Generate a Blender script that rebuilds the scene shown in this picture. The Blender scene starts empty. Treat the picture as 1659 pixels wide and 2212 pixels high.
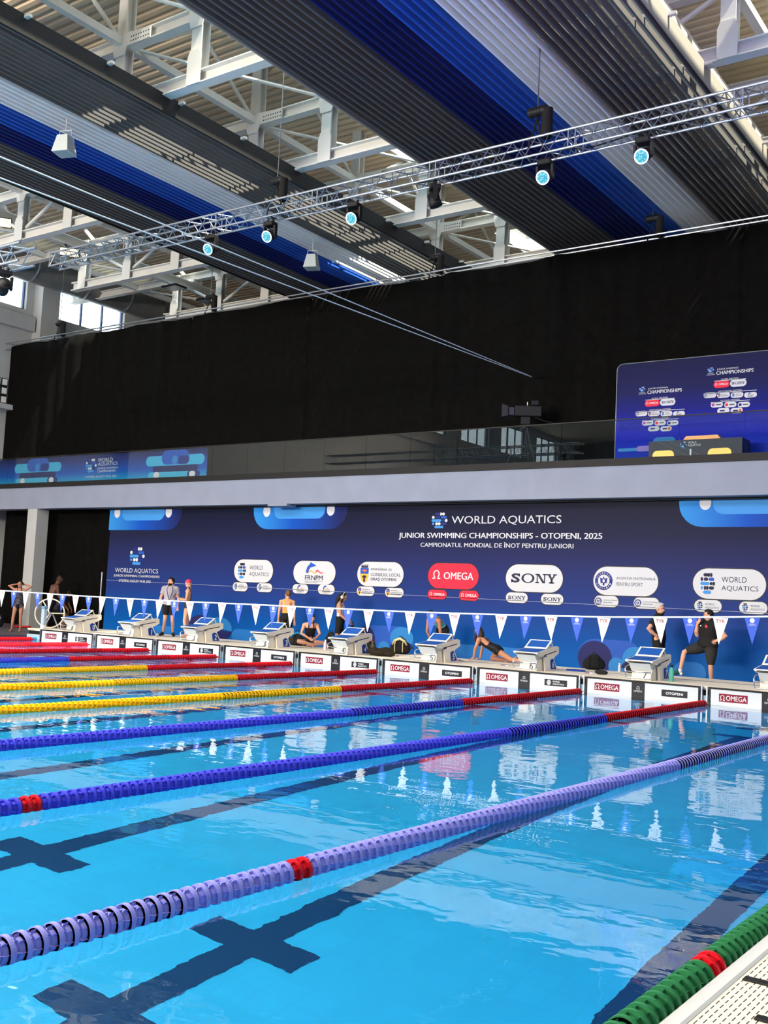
import bpy, math, random
import numpy as np
from mathutils import Vector, Matrix, Euler
random.seed(7)
scene = bpy.context.scene
COL = scene.collection
R = math.radians

# ------------------------------------------------------------ camera
CAM = np.array([26.4477, -19.9893, 1.5994])
ROT = np.array([[0.81671042, 0.5749896, 0.04869346],
                [-0.01008372, 0.09859173, -0.99507688],
                [-0.57695963, 0.81219864, 0.08631892]])     # rows: right, down, forward
FPX = 2272.562
cd = bpy.data.cameras.new('camera')
cam = bpy.data.objects.new('camera', cd); COL.objects.link(cam)
r_, d_, f_ = (Vector(ROT[i]) for i in range(3))
m = Matrix((r_, -d_, -f_)).transposed().to_4x4(); m.translation = Vector(CAM)
cam.matrix_world = m
cd.sensor_fit = 'VERTICAL'; cd.sensor_height = 36.0; cd.lens = FPX * 36.0 / 2212.0
cd.clip_start = 0.05; cd.clip_end = 300
scene.camera = cam

# ------------------------------------------------------------ world, sun, daylight, exposure
scene.view_settings.view_transform = 'Standard'
scene.view_settings.look = 'None'
scene.view_settings.gamma = 1.0
scene.view_settings.use_curve_mapping = False
scene.view_settings.exposure = -0.40
cy = scene.cycles
cy.max_bounces = 8; cy.diffuse_bounces = 4; cy.glossy_bounces = 4; cy.transmission_bounces = 6
cy.transparent_max_bounces = 8
cy.caustics_refractive = True; cy.caustics_reflective = False
cy.blur_glossy = 0.5
cy.sample_clamp_indirect = 30.0
cy.use_denoising = True
w = bpy.data.worlds.new('daylight'); scene.world = w; w.use_nodes = True
bg = w.node_tree.nodes['Background']
bg.inputs[0].default_value = (0.80, 0.90, 1.0, 1); bg.inputs[1].default_value = 7.0
sd = bpy.data.lights.new('sun', 'SUN'); sd.energy = 30.0; sd.angle = R(1.2); sd.color = (1.0, 0.86, 0.68)
sun = bpy.data.objects.new('sun', sd); COL.objects.link(sun)
sun.rotation_euler = (Vector((0.53, -0.07, 0.85)).to_track_quat('Z', 'Y')).to_euler()
sun.location = (30, -3, 30)

def area(name, loc, target, sx, sy, power, col=(1, 1, 1)):
    l = bpy.data.lights.new(name, 'AREA'); l.shape = 'RECTANGLE'; l.size = sx; l.size_y = sy
    l.energy = power; l.color = col
    o = bpy.data.objects.new(name, l); COL.objects.link(o); o.location = loc
    o.rotation_euler = (Vector(target) - Vector(loc)).to_track_quat('-Z', 'Y').to_euler()
    return o
# the hall's own lamp rows hang under the roof behind the photographer, and daylight comes through its tall glazed walls
area('hall_lamp_row', (9, -16.5, 11.4), (9, -16.4, 0), 24, 11, 8600, (1.0, 0.94, 0.85))
area('hall_lamp_row', (14, -45, 11.0), (14, -40, 0), 28, 3, 6000, (1.0, 0.95, 0.88))
area('added_roof_fill', (4, -31, 7.2), (7, 0, 15.5), 14, 1.5, 12500, (1.0, 0.86, 0.70))  # added warm fill aimed up to brighten the roof, not a known lamp
area('stage_wash_violet', (22.5, -9, 8.6), (20.6, -0.5, 12.4), 0.8, 0.5, 330, (0.42, 0.28, 1.0))
WINDOW_GLOW = 6.5

# ------------------------------------------------------------ unprojection of measured picture points on a known plane
def at(u, v, axis, val):
    d = ROT.T @ np.array([(u - 829.5) / FPX, (v - 1106.0) / FPX, 1.0])
    t = (val - CAM[axis]) / d[axis]
    return CAM + t * d

# ------------------------------------------------------------ materials
MATS = {}
def mat(name, col=(0.8, 0.8, 0.8), rough=0.6, metal=0.0, spec=0.25, emit=None, strength=0.0, noise=0.0, nscale=8.0, bump=0.0):
    if name in MATS: return MATS[name]
    mt = bpy.data.materials.new(name); mt.use_nodes = True
    nt = mt.node_tree; b = nt.nodes['Principled BSDF']
    b.inputs['Base Color'].default_value = (*col, 1); b.inputs['Roughness'].default_value = rough
    b.inputs['Metallic'].default_value = metal; b.inputs['Specular IOR Level'].default_value = spec
    if emit:
        b.inputs['Emission Color'].default_value = (*emit, 1); b.inputs['Emission Strength'].default_value = strength
    if noise or bump:
        tc = nt.nodes.new('ShaderNodeTexCoord'); ns = nt.nodes.new('ShaderNodeTexNoise')
        ns.inputs['Scale'].default_value = nscale; ns.inputs['Detail'].default_value = 4
        nt.links.new(tc.outputs['Object'], ns.inputs['Vector'])
        if noise:
            cr = nt.nodes.new('ShaderNodeValToRGB')
            cr.color_ramp.elements[0].position = 0.3; cr.color_ramp.elements[1].position = 0.7
            cr.color_ramp.elements[0].color = (*[c * (1 - noise) for c in col], 1)
            cr.color_ramp.elements[1].color = (*[min(1, c * (1 + noise)) for c in col], 1)
            nt.links.new(ns.outputs['Fac'], cr.inputs[0]); nt.links.new(cr.outputs[0], b.inputs['Base Color'])
        if bump:
            bp = nt.nodes.new('ShaderNodeBump'); bp.inputs['Strength'].default_value = bump; bp.inputs['Distance'].default_value = 0.02
            nt.links.new(ns.outputs['Fac'], bp.inputs['Height']); nt.links.new(bp.outputs[0], b.inputs['Normal'])
    MATS[name] = mt
    return mt
def srgb(r, g, b):
    f = lambda c: (c / 255 / 12.92) if c / 255 <= 0.04045 else ((c / 255 + 0.055) / 1.055) ** 2.4
    return (f(r), f(g), f(b))

# ------------------------------------------------------------ mesh collector
class M:
    def __init__(s): s.v = []; s.f = []; s.mi = []; s.ms = []; s.cur = 0; s.sm = []; s.smooth = False
    def use(s, mt):
        if mt not in s.ms: s.ms.append(mt)
        s.cur = s.ms.index(mt); return s
    def add(s, vs, fs):
        o = len(s.v); s.v += [tuple(map(float, p)) for p in vs]
        for f in fs: s.f.append([i + o for i in f]); s.mi.append(s.cur); s.sm.append(s.smooth)
        return s
    def box(s, x0, x1, y0, y1, z0, z1):
        return s.add([(x0, y0, z0), (x1, y0, z0), (x1, y1, z0), (x0, y1, z0), (x0, y0, z1), (x1, y0, z1), (x1, y1, z1), (x0, y1, z1)],
                     [(0, 3, 2, 1), (4, 5, 6, 7), (0, 1, 5, 4), (1, 2, 6, 5), (2, 3, 7, 6), (3, 0, 4, 7)])
    def rbox(s, x0, x1, y0, y1, z0, z1, b=0.01):
        # box with chamfered edges (24 corner points)
        vs = []; idx = {}
        X = (x0, x1); Y = (y0, y1); Z = (z0, z1); sg = (1, -1)
        for i in (0, 1):
            for j in (0, 1):
                for k in (0, 1):
                    for a in (0, 1, 2):
                        p = [X[i] + sg[i] * b, Y[j] + sg[j] * b, Z[k] + sg[k] * b]
                        p[a] = (X, Y, Z)[a][(i, j, k)[a]]
                        idx[(i, j, k, a)] = len(vs); vs.append(p)
        g = lambda i, j, k, a: idx[(i, j, k, a)]
        fs = []
        for k in (0, 1):
            q = [g(0, 0, k, 2), g(1, 0, k, 2), g(1, 1, k, 2), g(0, 1, k, 2)]; fs.append(q if k else q[::-1])
            q = [g(k, 0, 0, 0), g(k, 1, 0, 0), g(k, 1, 1, 0), g(k, 0, 1, 0)]; fs.append(q if k else q[::-1])
            q = [g(0, k, 0, 1), g(0, k, 1, 1), g(1, k, 1, 1), g(1, k, 0, 1)]; fs.append(q if k else q[::-1])
        for i in (0, 1):
            for j in (0, 1):
                fs.append([g(i, j, 0, 0), g(i, j, 1, 0), g(i, j, 1, 1), g(i, j, 0, 1)])
                fs.append([g(i, 0, j, 0), g(i, 1, j, 0), g(i, 1, j, 2), g(i, 0, j, 2)])
                fs.append([g(0, i, j, 1), g(1, i, j, 1), g(1, i, j, 2), g(0, i, j, 2)])
                for k in (0, 1): fs.append([g(i, j, k, 0), g(i, j, k, 1), g(i, j, k, 2)])
        return s.add(vs, fs)
    def prism(s, poly, x0, x1, axis=0):
        n = len(poly); vs = []
        for x in (x0, x1):
            for a, b in poly: vs.append([(x, a, b), (a, x, b), (a, b, x)][axis])
        fs = [tuple(range(n))[::-1], tuple(range(n, 2 * n))] + [(i, (i + 1) % n, n + (i + 1) % n, n + i) for i in range(n)]
        return s.add(vs, fs)
    def cyl(s, p0, p1, r0, r1=None, n=10, cap=True):
        if r1 is None: r1 = r0
        p0 = Vector(p0); p1 = Vector(p1); d = (p1 - p0)
        if d.length < 1e-9: return s
        d.normalize(); a = d.orthogonal().normalized(); b = d.cross(a)
        vs = []
        for p, r in ((p0, r0), (p1, r1)):
            for i in range(n):
                t = 2 * math.pi * i / n; vs.append(p + a * (r * math.cos(t)) + b * (r * math.sin(t)))
        fs = [(i, (i + 1) % n, n + (i + 1) % n, n + i) for i in range(n)]
        if cap: fs += [tuple(range(n))[::-1], tuple(range(n, 2 * n))]
        return s.add(vs, fs)
    def tube(s, pts, r, n=8, closed=False):
        pts = [Vector(p) for p in pts]; k = len(pts)
        vs = []; prev = None
        for i, p in enumerate(pts):
            if closed: d = pts[(i + 1) % k] - pts[i - 1]
            else: d = pts[min(i + 1, k - 1)] - pts[max(i - 1, 0)]
            d.normalize()
            if prev is None: a = d.orthogonal().normalized()
            else:
                a = prev - d * prev.dot(d)
                a = a.normalized() if a.length > 1e-6 else d.orthogonal().normalized()
            prev = a; b = d.cross(a)
            rr = r[i] if isinstance(r, (list, tuple)) else r
            for j in range(n):
                t = 2 * math.pi * j / n; vs.append(p + a * (rr * math.cos(t)) + b * (rr * math.sin(t)))
        fs = []
        for i in range(k if closed else k - 1):
            o = i * n; q = ((i + 1) % k) * n
            fs += [(o + j, o + (j + 1) % n, q + (j + 1) % n, q + j) for j in range(n)]
        if not closed: fs += [tuple(range(n))[::-1], tuple(range((k - 1) * n, k * n))]
        return s.add(vs, fs)
    def lathe(s, prof, c=(0, 0, 0), n=16, axis=2):
        c = Vector(c); vs = []
        for r, h in prof:
            for j in range(n):
                t = 2 * math.pi * j / n; x, y = r * math.cos(t), r * math.sin(t)
                vs.append(c + Vector([(h, x, y), (y, h, x), (x, y, h)][axis]))
        fs = []
        for i in range(len(prof) - 1):
            fs += [(i * n + j, i * n + (j + 1) % n, (i + 1) * n + (j + 1) % n, (i + 1) * n + j) for j in range(n)]
        if prof[0][0] > 1e-6: fs.append(tuple(range(n))[::-1])
        if prof[-1][0] > 1e-6: fs.append(tuple(range((len(prof) - 1) * n, len(prof) * n)))
        return s.add(vs, fs)
    def ell(s, c, rad, rot=None, nu=12, nv=8):
        c = Vector(c); vs = []; rt = rot if rot is not None else Matrix.Identity(3)
        for i in range(nv + 1):
            ph = math.pi * i / nv
            for j in range(nu):
                t = 2 * math.pi * j / nu
                vs.append(c + rt @ Vector((rad[0] * math.sin(ph) * math.cos(t), rad[1] * math.sin(ph) * math.sin(t), rad[2] * math.cos(ph))))
        fs = []
        for i in range(nv):
            for j in range(nu): fs.append((i * nu + j, (i + 1) * nu + j, (i + 1) * nu + (j + 1) % nu, i * nu + (j + 1) % nu))
        return s.add(vs, fs)
    def flat(s, pts2, y, flip=False):           # polygon in the x-z plane facing -y
        n = len(pts2)
        return s.add([(a, y, b) for a, b in pts2], [tuple(range(n))])
    def merge(s, o, mx=None):
        base = len(s.v)
        s.v += [tuple(mx @ Vector(p)) for p in o.v] if mx is not None else list(o.v)
        mp = []
        for mt in o.ms:
            if mt not in s.ms: s.ms.append(mt)
            mp.append(s.ms.index(mt))
        for f, i, q in zip(o.f, o.mi, o.sm): s.f.append([k + base for k in f]); s.mi.append(mp[i] if mp else 0); s.sm.append(q)
        return s
    def mesh(s, name, mt=None):
        me = bpy.data.meshes.new(name); me.from_pydata(s.v, [], s.f)
        ms = s.ms if s.ms else [mt]
        for x in ms: me.materials.append(x)
        if len(ms) > 1: me.polygons.foreach_set('material_index', s.mi)
        me.polygons.foreach_set('use_smooth', s.sm)
        me.validate(); me.update(); return me
    def build(s, name, mt=None, parent=None, loc=None, rz=0.0):
        o = bpy.data.objects.new(name, s.mesh(name, mt)); COL.objects.link(o)
        if parent: o.parent = parent
        if loc is not None: o.location = loc
        if rz: o.rotation_euler.z = rz
        return o

def tag(o, label=None, cat=None, group=None, kind=None):
    if label: o['label'] = label
    if cat: o['category'] = cat
    if group: o['group'] = group
    if kind: o['kind'] = kind
    return o
def thing(name, label, cat, loc=(0, 0, 0), rz=0.0, group=None):
    o = bpy.data.objects.new(name, None); COL.objects.link(o); o.empty_display_size = 0.1
    o.location = loc; o.rotation_euler.z = rz
    return tag(o, label, cat, group)
def struct(name, mm, mt=None, parent=None):
    o = mm.build(name, mt, parent)
    if parent is None: o['kind'] = 'structure'
    return o
def copy_tree(o, parent=None):
    c = o.copy(); COL.objects.link(c)
    if parent: c.parent = parent
    for ch in [x for x in COL.objects if x.parent == o]: copy_tree(ch, c)
    return c

# ------------------------------------------------------------ lettering and printed marks (u to the right, v up)
_txt = {}
def glyphs(s, off=0.0):
    k = (s, off)
    if k not in _txt:
        c = bpy.data.curves.new('text', 'FONT'); c.body = s; c.offset = off; c.resolution_u = 3; c.fill_mode = 'FRONT'
        o = bpy.data.objects.new('text', c); COL.objects.link(o)
        bpy.context.view_layer.update()
        dg = bpy.context.evaluated_depsgraph_get()
        me = o.evaluated_get(dg).to_mesh()
        vs = np.array([tuple(v.co) for v in me.vertices]) if len(me.vertices) else np.zeros((1, 3))
        fs = [tuple(p.vertices) for p in me.polygons]
        lo = vs.min(0); hi = vs.max(0)
        _txt[k] = (vs[:, :2] - lo[:2], fs, hi[0] - lo[0], hi[1] - lo[1])
        o.evaluated_get(dg).to_mesh_clear()
        bpy.data.objects.remove(o); bpy.data.curves.remove(c)
    return _txt[k]
class Print:
    """flat print on a plane: P maps (u, v, lift) to a local point"""
    def __init__(s, mm, P): s.m = mm; s.P = P
    def poly(s, pts, mt, lift=0.004):
        s.m.use(mt).add([s.P(a, b, lift) for a, b in pts], [tuple(range(len(pts)))])
    def text(s, body, u0, v0, u1, v1, mt, lift=0.008, off=0.0):
        if 'M' in body and off > 0:      # thickened outlines would cross inside an M: overprint instead
            q_ = (v1 - v0) * min(off * 1.6, .03)
            for i_, d_ in enumerate((-q_, q_)): s.text(body, u0 + d_, v0, u1 + d_, v1, mt, lift + .0004 * (i_ + 1))
            off = 0.0
        vs, fs, w, h = glyphs(body, off)
        if len(body) == 1 and body == '1': c_ = (u0 + u1) / 2; q_ = (v1 - v0) * w / h / 2 * (1 if u1 > u0 else -1); u0, u1 = c_ - q_, c_ + q_
        s.m.use(mt).add([s.P(u0 + p[0] / w * (u1 - u0), v0 + p[1] / h * (v1 - v0), lift) for p in vs], fs)
    def rrect(s, u0, v0, u1, v1, mt, r=None, lift=0.004, n=8):
        h = v1 - v0; w = u1 - u0
        if r is None: r = min(h, w) / 2
        pts = []
        for cx, cz, a0 in ((u1 - r, v0 + r, -90), (u1 - r, v1 - r, 0), (u0 + r, v1 - r, 90), (u0 + r, v0 + r, 180)):
            for i in range(n + 1):
                a = R(a0 + 90 * i / n); pts.append((cx + r * math.cos(a), cz + r * math.sin(a)))
        s.poly(pts, mt, lift)
    def disc(s, u, v, ru, rv, mt, lift=0.006, a0=0, a1=360, n=24):
        pts = [(u + ru * math.cos(R(a0 + (a1 - a0) * i / n)), v + rv * math.sin(R(a0 + (a1 - a0) * i / n))) for i in range(n + (0 if a1 - a0 == 360 else 1))]
        s.poly(pts, mt, lift)
    def ring(s, u, v, r0, r1, mt, lift=0.006, a0=0, a1=360, n=24):
        for i in range(n):
            A = R(a0 + (a1 - a0) * i / n); B = R(a0 + (a1 - a0) * (i + 1) / n)
            s.poly([(u + r0 * math.cos(A), v + r0 * math.sin(A)), (u + r1 * math.cos(A), v + r1 * math.sin(A)),
                    (u + r1 * math.cos(B), v + r1 * math.sin(B)), (u + r0 * math.cos(B), v + r0 * math.sin(B))], mt, lift)
    def emblem(s, u0, v0, u1, v1, dark, mid, light, dot, lift=0.008):
        """five rows of pills and dots"""
        w = u1 - u0; h = v1 - v0; r = h / 11
        rows = [[(0.22, 0.55, dark), (0.58, 0.58, dot), (0.74, 0.74, dot)],
                [(0.12, 0.12, dot), (0.24, 0.55, dark), (0.58, 0.95, mid)],
                [(0.02, 0.62, light), (0.64, 0.84, dark), (0.92, 0.92, dot)],
                [(0.06, 0.2, light), (0.34, 0.34, dot), (0.50, 0.50, dot), (0.60, 0.94, dark)],
                [(0.22, 0.76, light)]]
        for i, row in enumerate(rows):
            vc = v1 - h * (i + 0.5) / 5
            for a, b, mt in row:
                if a == b: s.disc(u0 + a * w, vc, w * 0.085, r * 1.05, mt, lift, n=12)
                else: s.rrect(u0 + a * w, vc - r * 0.85, u0 + b * w, vc + r * 0.85, mt, lift=lift, n=4, r=min(r * 0.85, (b - a) * w / 2))
    def omega(s, u0, v0, u1, v1, mt, lift=0.008):
        cu = (u0 + u1) / 2; w = (u1 - u0); h = v1 - v0; t = w * 0.13
        s.m.use(mt)
        rx, rz = w * 0.40, h * 0.46; cz = v0 + h * 0.54
        n = 18
        for i in range(n):
            A = R(-62 + 304 * i / n); B = R(-62 + 304 * (i + 1) / n)
            q = lambda a, k: (cu + (rx - t * (0 if k else 1)) * math.cos(a), cz + (rz - t * (0 if k else 1) * 0.7) * math.sin(a))
            s.poly([q(A, 0), q(A, 1), q(B, 1), q(B, 0)], mt, lift)
        for sg in (-1, 1):
            a = cu + sg * w * 0.14; b = cu + sg * w * 0.5
            s.poly([(min(a, b), v0), (max(a, b), v0), (max(a, b), v0 + h * 0.13), (min(a, b), v0 + h * 0.13)], mt, lift)
# ============================================================ SETTING
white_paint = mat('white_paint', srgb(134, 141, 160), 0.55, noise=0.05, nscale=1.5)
grey_plaster = mat('grey_plaster', srgb(176, 178, 178), 0.8, noise=0.06, nscale=1.2)
dark_plaster = mat('dark_plaster', srgb(92, 94, 98), 0.8, noise=0.1, nscale=0.8)
black_cloth = mat('black_cloth', (0.0034, 0.0032, 0.0030), 0.85, spec=0.06, noise=0.35, nscale=5)
steel_white = mat('steel_white', srgb(214, 212, 206), 0.5, noise=0.04, nscale=2)
alu = mat('aluminium', srgb(160, 168, 178), 0.36, 0.8)
chrome = mat('chrome', srgb(215, 218, 222), 0.12, 1.0)
black_plastic = mat('black_plastic', (0.010, 0.010, 0.011), 0.5, spec=0.25)
black_paint = mat('black_paint', (0.01, 0.01, 0.011), 0.6)
window_frame_blue = mat('window_frame_blue', srgb(70, 80, 120), 0.5)
white_plastic = mat('white_plastic', srgb(228, 230, 232), 0.4)
beige_deck = mat('beige_deck', srgb(243, 233, 214), 0.6, noise=0.06, nscale=3)

def pane_mat():
    mt = bpy.data.materials.new('clear_glass'); mt.use_nodes = True; nt = mt.node_tree
    for n in list(nt.nodes): nt.nodes.remove(n)
    o = nt.nodes.new('ShaderNodeOutputMaterial'); mx = nt.nodes.new('ShaderNodeMixShader')
    t = nt.nodes.new('ShaderNodeBsdfTransparent'); g = nt.nodes.new('ShaderNodeBsdfGlossy')
    t.inputs[0].default_value = (0.90, 0.94, 0.93, 1); g.inputs['Roughness'].default_value = 0.0
    lw = nt.nodes.new('ShaderNodeLayerWeight'); lw.inputs['Blend'].default_value = 0.5
    pw = nt.nodes.new('ShaderNodeMath'); pw.operation = 'POWER'; pw.inputs[1].default_value = 4.0
    ma = nt.nodes.new('ShaderNodeMath'); ma.operation = 'MULTIPLY_ADD'; ma.inputs[1].default_value = 0.85; ma.inputs[2].default_value = 0.055; ma.use_clamp = True
    nt.links.new(lw.outputs['Facing'], pw.inputs[0]); nt.links.new(pw.outputs[0], ma.inputs[0])
    nt.links.new(ma.outputs[0], mx.inputs[0]); nt.links.new(t.outputs[0], mx.inputs[1]); nt.links.new(g.outputs[0], mx.inputs[2])
    nt.links.new(mx.outputs[0], o.inputs[0])
    return mt
glass = pane_mat()

# ---- pool basin: floor with lane markings, walls
DEPTH = 2.75
PX0, PX1, PY0 = -0.25, 24.97, -50.0
def tile_mat(name, col, scale=1.0, gap=0.012, size=0.25, line=0.95):
    mt = bpy.data.materials.new(name); mt.use_nodes = True; nt = mt.node_tree; b = nt.nodes['Principled BSDF']
    b.inputs['Roughness'].default_value = 0.35
    tc = nt.nodes.new('ShaderNodeTexCoord'); br = nt.nodes.new('ShaderNodeTexBrick')
    br.offset = 0.0; br.inputs['Scale'].default_value = 1.0; br.inputs['Mortar Size'].default_value = gap
    br.inputs['Brick Width'].default_value = size; br.inputs['Row Height'].default_value = size
    br.inputs['Color1'].default_value = (*col, 1); br.inputs['Color2'].default_value = (*[c * 0.95 for c in col], 1)
    br.inputs['Mortar'].default_value = (*[c * line for c in col], 1)
    nt.links.new(tc.outputs['Object'], br.inputs['Vector']); nt.links.new(br.outputs['Color'], b.inputs['Base Color'])
    MATS[name] = mt; return mt
pool_tile = tile_mat('pool_tile', (0.013, 0.45, 0.88))
lane_tile = mat('lane_marking_tile', (0.001, 0.045, 0.15), 0.4)
g = M().use(pool_tile)
g.add([(PX0, PY0, -DEPTH), (PX1, PY0, -DEPTH), (PX1, 0, -DEPTH), (PX0, 0, -DEPTH)], [(0, 1, 2, 3)])
g.add([(PX0, 0, -DEPTH), (PX1, 0, -DEPTH), (PX1, 0, 0.16), (PX0, 0, 0.16)], [(0, 1, 2, 3)])
g.add([(PX0, PY0, -DEPTH), (PX0, 0, -DEPTH), (PX0, 0, 0.08), (PX0, PY0, 0.08)], [(0, 1, 2, 3)])
g.add([(PX1, PY0, -DEPTH), (PX1, 0, -DEPTH), (PX1, 0, 0.03), (PX1, PY0, 0.03)], [(3, 2, 1, 0)])
g.add([(PX0, PY0, -DEPTH), (PX1, PY0, -DEPTH), (PX1, PY0, 0.3), (PX0, PY0, 0.3)], [(3, 2, 1, 0)])
struct('pool_basin', g)
g = M().use(lane_tile)
for n in range(10):
    c = 2.5 * n + 1.25; z = -DEPTH + 0.004
    def strip(x0, x1, y0, y1): g.add([(x0, y0, z), (x1, y0, z), (x1, y1, z), (x0, y1, z)], [(0, 1, 2, 3)])
    strip(c - 0.14, c + 0.14, -48, -2.0); strip(c - 0.5, c + 0.5, -2.2, -1.95)
    for yc in (-14.05, -15.4): strip(c - 0.5, c - 0.14, yc - 0.16, yc + 0.16); strip(c + 0.14, c + 0.5, yc - 0.16, yc + 0.16)
    yw = -0.006
    g.add([(c - 0.14, yw, -DEPTH + 0.0), (c + 0.14, yw, -DEPTH), (c + 0.14, yw, -0.9), (c - 0.14, yw, -0.9)], [(0, 1, 2, 3)])
    strip(c - 0.14, c + 0.14, -0.75, 0.0) if False else None
    strip(c - 0.5, c + 0.5, -0.95, -0.72); strip(c - 0.14, c + 0.14, -0.72, -0.01)
struct('lane_marking', g)

# ---- water
def water_mat():
    mt = bpy.data.materials.new('pool_water'); mt.use_nodes = True; nt = mt.node_tree
    for n in list(nt.nodes): nt.nodes.remove(n)
    o = nt.nodes.new('ShaderNodeOutputMaterial'); gl = nt.nodes.new('ShaderNodeBsdfGlass')
    gl.inputs['IOR'].default_value = 1.33; gl.inputs['Roughness'].default_value = 0.0; gl.inputs[0].default_value = (0.985, 0.998, 1.0, 1)
    tc = nt.nodes.new('ShaderNodeTexCoord'); mp = nt.nodes.new('ShaderNodeMapping'); mp.inputs['Rotation'].default_value = (0, 0, R(25)); mp.inputs['Scale'].default_value = (1.0, 1.7, 1)
    n1 = nt.nodes.new('ShaderNodeTexNoise'); n1.inputs['Scale'].default_value = 1.1; n1.inputs['Detail'].default_value = 2.0; n1.inputs['Roughness'].default_value = 0.45
    n2 = nt.nodes.new('ShaderNodeTexNoise'); n2.inputs['Scale'].default_value = 5.5; n2.inputs['Detail'].default_value = 1.5
    # calmer at the right-hand lanes, choppier towards the far lanes
    sx = nt.nodes.new('ShaderNodeSeparateXYZ'); mr = nt.nodes.new('ShaderNodeMapRange')
    mr.inputs['From Min'].default_value = 19.0; mr.inputs['From Max'].default_value = 2.0; mr.inputs['To Min'].default_value = 0.10; mr.inputs['To Max'].default_value = 0.9
    nt.links.new(tc.outputs['Object'], sx.inputs[0]); nt.links.new(sx.outputs[0], mr.inputs['Value'])
    ad = nt.nodes.new('ShaderNodeMath'); ad.operation = 'MULTIPLY_ADD'; ad.inputs[1].default_value = 0.16
    nt.links.new(tc.outputs['Object'], mp.inputs[0]); nt.links.new(mp.outputs[0], n1.inputs['Vector']); nt.links.new(mp.outputs[0], n2.inputs['Vector'])
    nt.links.new(n2.outputs['Fac'], ad.inputs[0]); nt.links.new(n1.outputs['Fac'], ad.inputs[2])
    bp = nt.nodes.new('ShaderNodeBump'); bp.inputs['Distance'].default_value = 0.05
    nt.links.new(mr.outputs[0], bp.inputs['Strength']); nt.links.new(ad.outputs[0], bp.inputs['Height'])
    nt.links.new(bp.outputs[0], gl.inputs['Normal']); nt.links.new(gl.outputs[0], o.inputs[0])
    return mt
water = water_mat()
g = M(); g.add([(PX0, PY0, 0), (PX1, PY0, 0), (PX1, 0, 0), (PX0, 0, 0)], [(0, 1, 2, 3)])
tag(g.build('pool_water', water), 'clear blue water filling the swimming pool up to the lane ropes', 'water', kind='stuff')

# ---- end wall, starting deck, lower deck, side decks
gutter_tile = mat('gutter_tile', srgb(176, 205, 218), 0.35)
g = M().use(beige_deck); g.box(-0.75, 27.6, 0.0, 1.55, 0.30, 0.335); g.box(-0.75, 27.6, 1.67, 2.62, 0.02, 0.335)
g.box(-0.75, 27.6, 0.02, 1.55, 0.27, 0.30)
g.use(black_paint); g.box(-0.75, 27.6, 1.55, 1.67, 0.2, 0.3345); g.box(-0.75, 27.6, 0.06, 0.10, 0.15, 0.27)
g.use(gutter_tile); g.box(-0.75, 27.6, -0.005, 0.06, -0.55, 0.16)
struct('starting_deck', g)
floor_dark = mat('floor_dark', srgb(92, 84, 92), 0.5, noise=0.12, nscale=1.0)
floor_blue = mat('floor_blue_cover', srgb(58, 62, 150), 0.6, noise=0.08, nscale=2)
g = M().use(floor_dark)
g.box(-10.8, 39, 2.62, 16, -0.2, 0.10)
g.box(-10.8, -0.75, -1.0, 2.62, -0.2, 0.13); g.box(-10.8, -0.75, 2.62, 5.2, 0.10, 0.13)
g.use(floor_blue); g.box(-10.8, PX0 - 0.12, PY0, -1.0, -0.2, 0.06); g.box(PX0 - 0.5, PX0 - 0.12, -1.0, -0.05, -0.2, 0.06)
g.use(floor_dark); g.box(27.6, 39, -52, 2.62, -0.2, 0.06)
g.box(-10.8, 39, -52, PY0, -0.2, 0.06)
struct('floor', g)
# near side: pale coping and the cream overflow grating
coping = mat('coping_white', srgb(214, 216, 218), 0.5)
g = M(); g.use(coping)
g.prism([(24.965, -0.25), (24.96, 0.035), (24.966, 0.052), (24.98, 0.060), (25.035, 0.060), (25.048, 0.052), (25.05, -0.25)], PY0, 0, axis=1)
struct('pool_coping', g)
cream = mat('grating_cream', srgb(240, 230, 214), 0.55)
slot = mat('grating_slot', srgb(70, 62, 56), 0.8)
g = M().use(cream); g.box(25.05, 27.6, PY0, 0, 0.0, 0.05)
g.use(slot)
for j in range(38):
    x = 25.065 + 0.0265 * j
    y = -21.0 + (0.034 if j % 2 else 0.0)
    while y < -11.0:
        g.add([(x, y, 0.0504), (x + 0.005, y, 0.0504), (x + 0.005, y + 0.046, 0.0504), (x, y + 0.046, 0.0504)], [(0, 1, 2, 3)])
        y += 0.068
struct('overflow_grating', g)
for (xc, yc, lab) in ((25.065, float(at(1620, 2115, 2, 0.055)[1]), 'black bracket strip across the cream grating, beside the red float mark'), (25.235, -15.60, 'black bracket strip across the cream grating, at the bottom corner')):
    t = thing('grating_bracket', lab, 'bracket', (xc, yc, 0.0505))
    g = M(); g.rbox(0.0, 1.3, -0.028, 0.028, 0.0, 0.008, 0.003); g.build('strap', black_plastic, t)
    g = M(); g.cyl((0.12, 0, 0.008), (0.12, 0, 0.013), 0.012, n=10); g.build('bolt', chrome, t)

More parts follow.
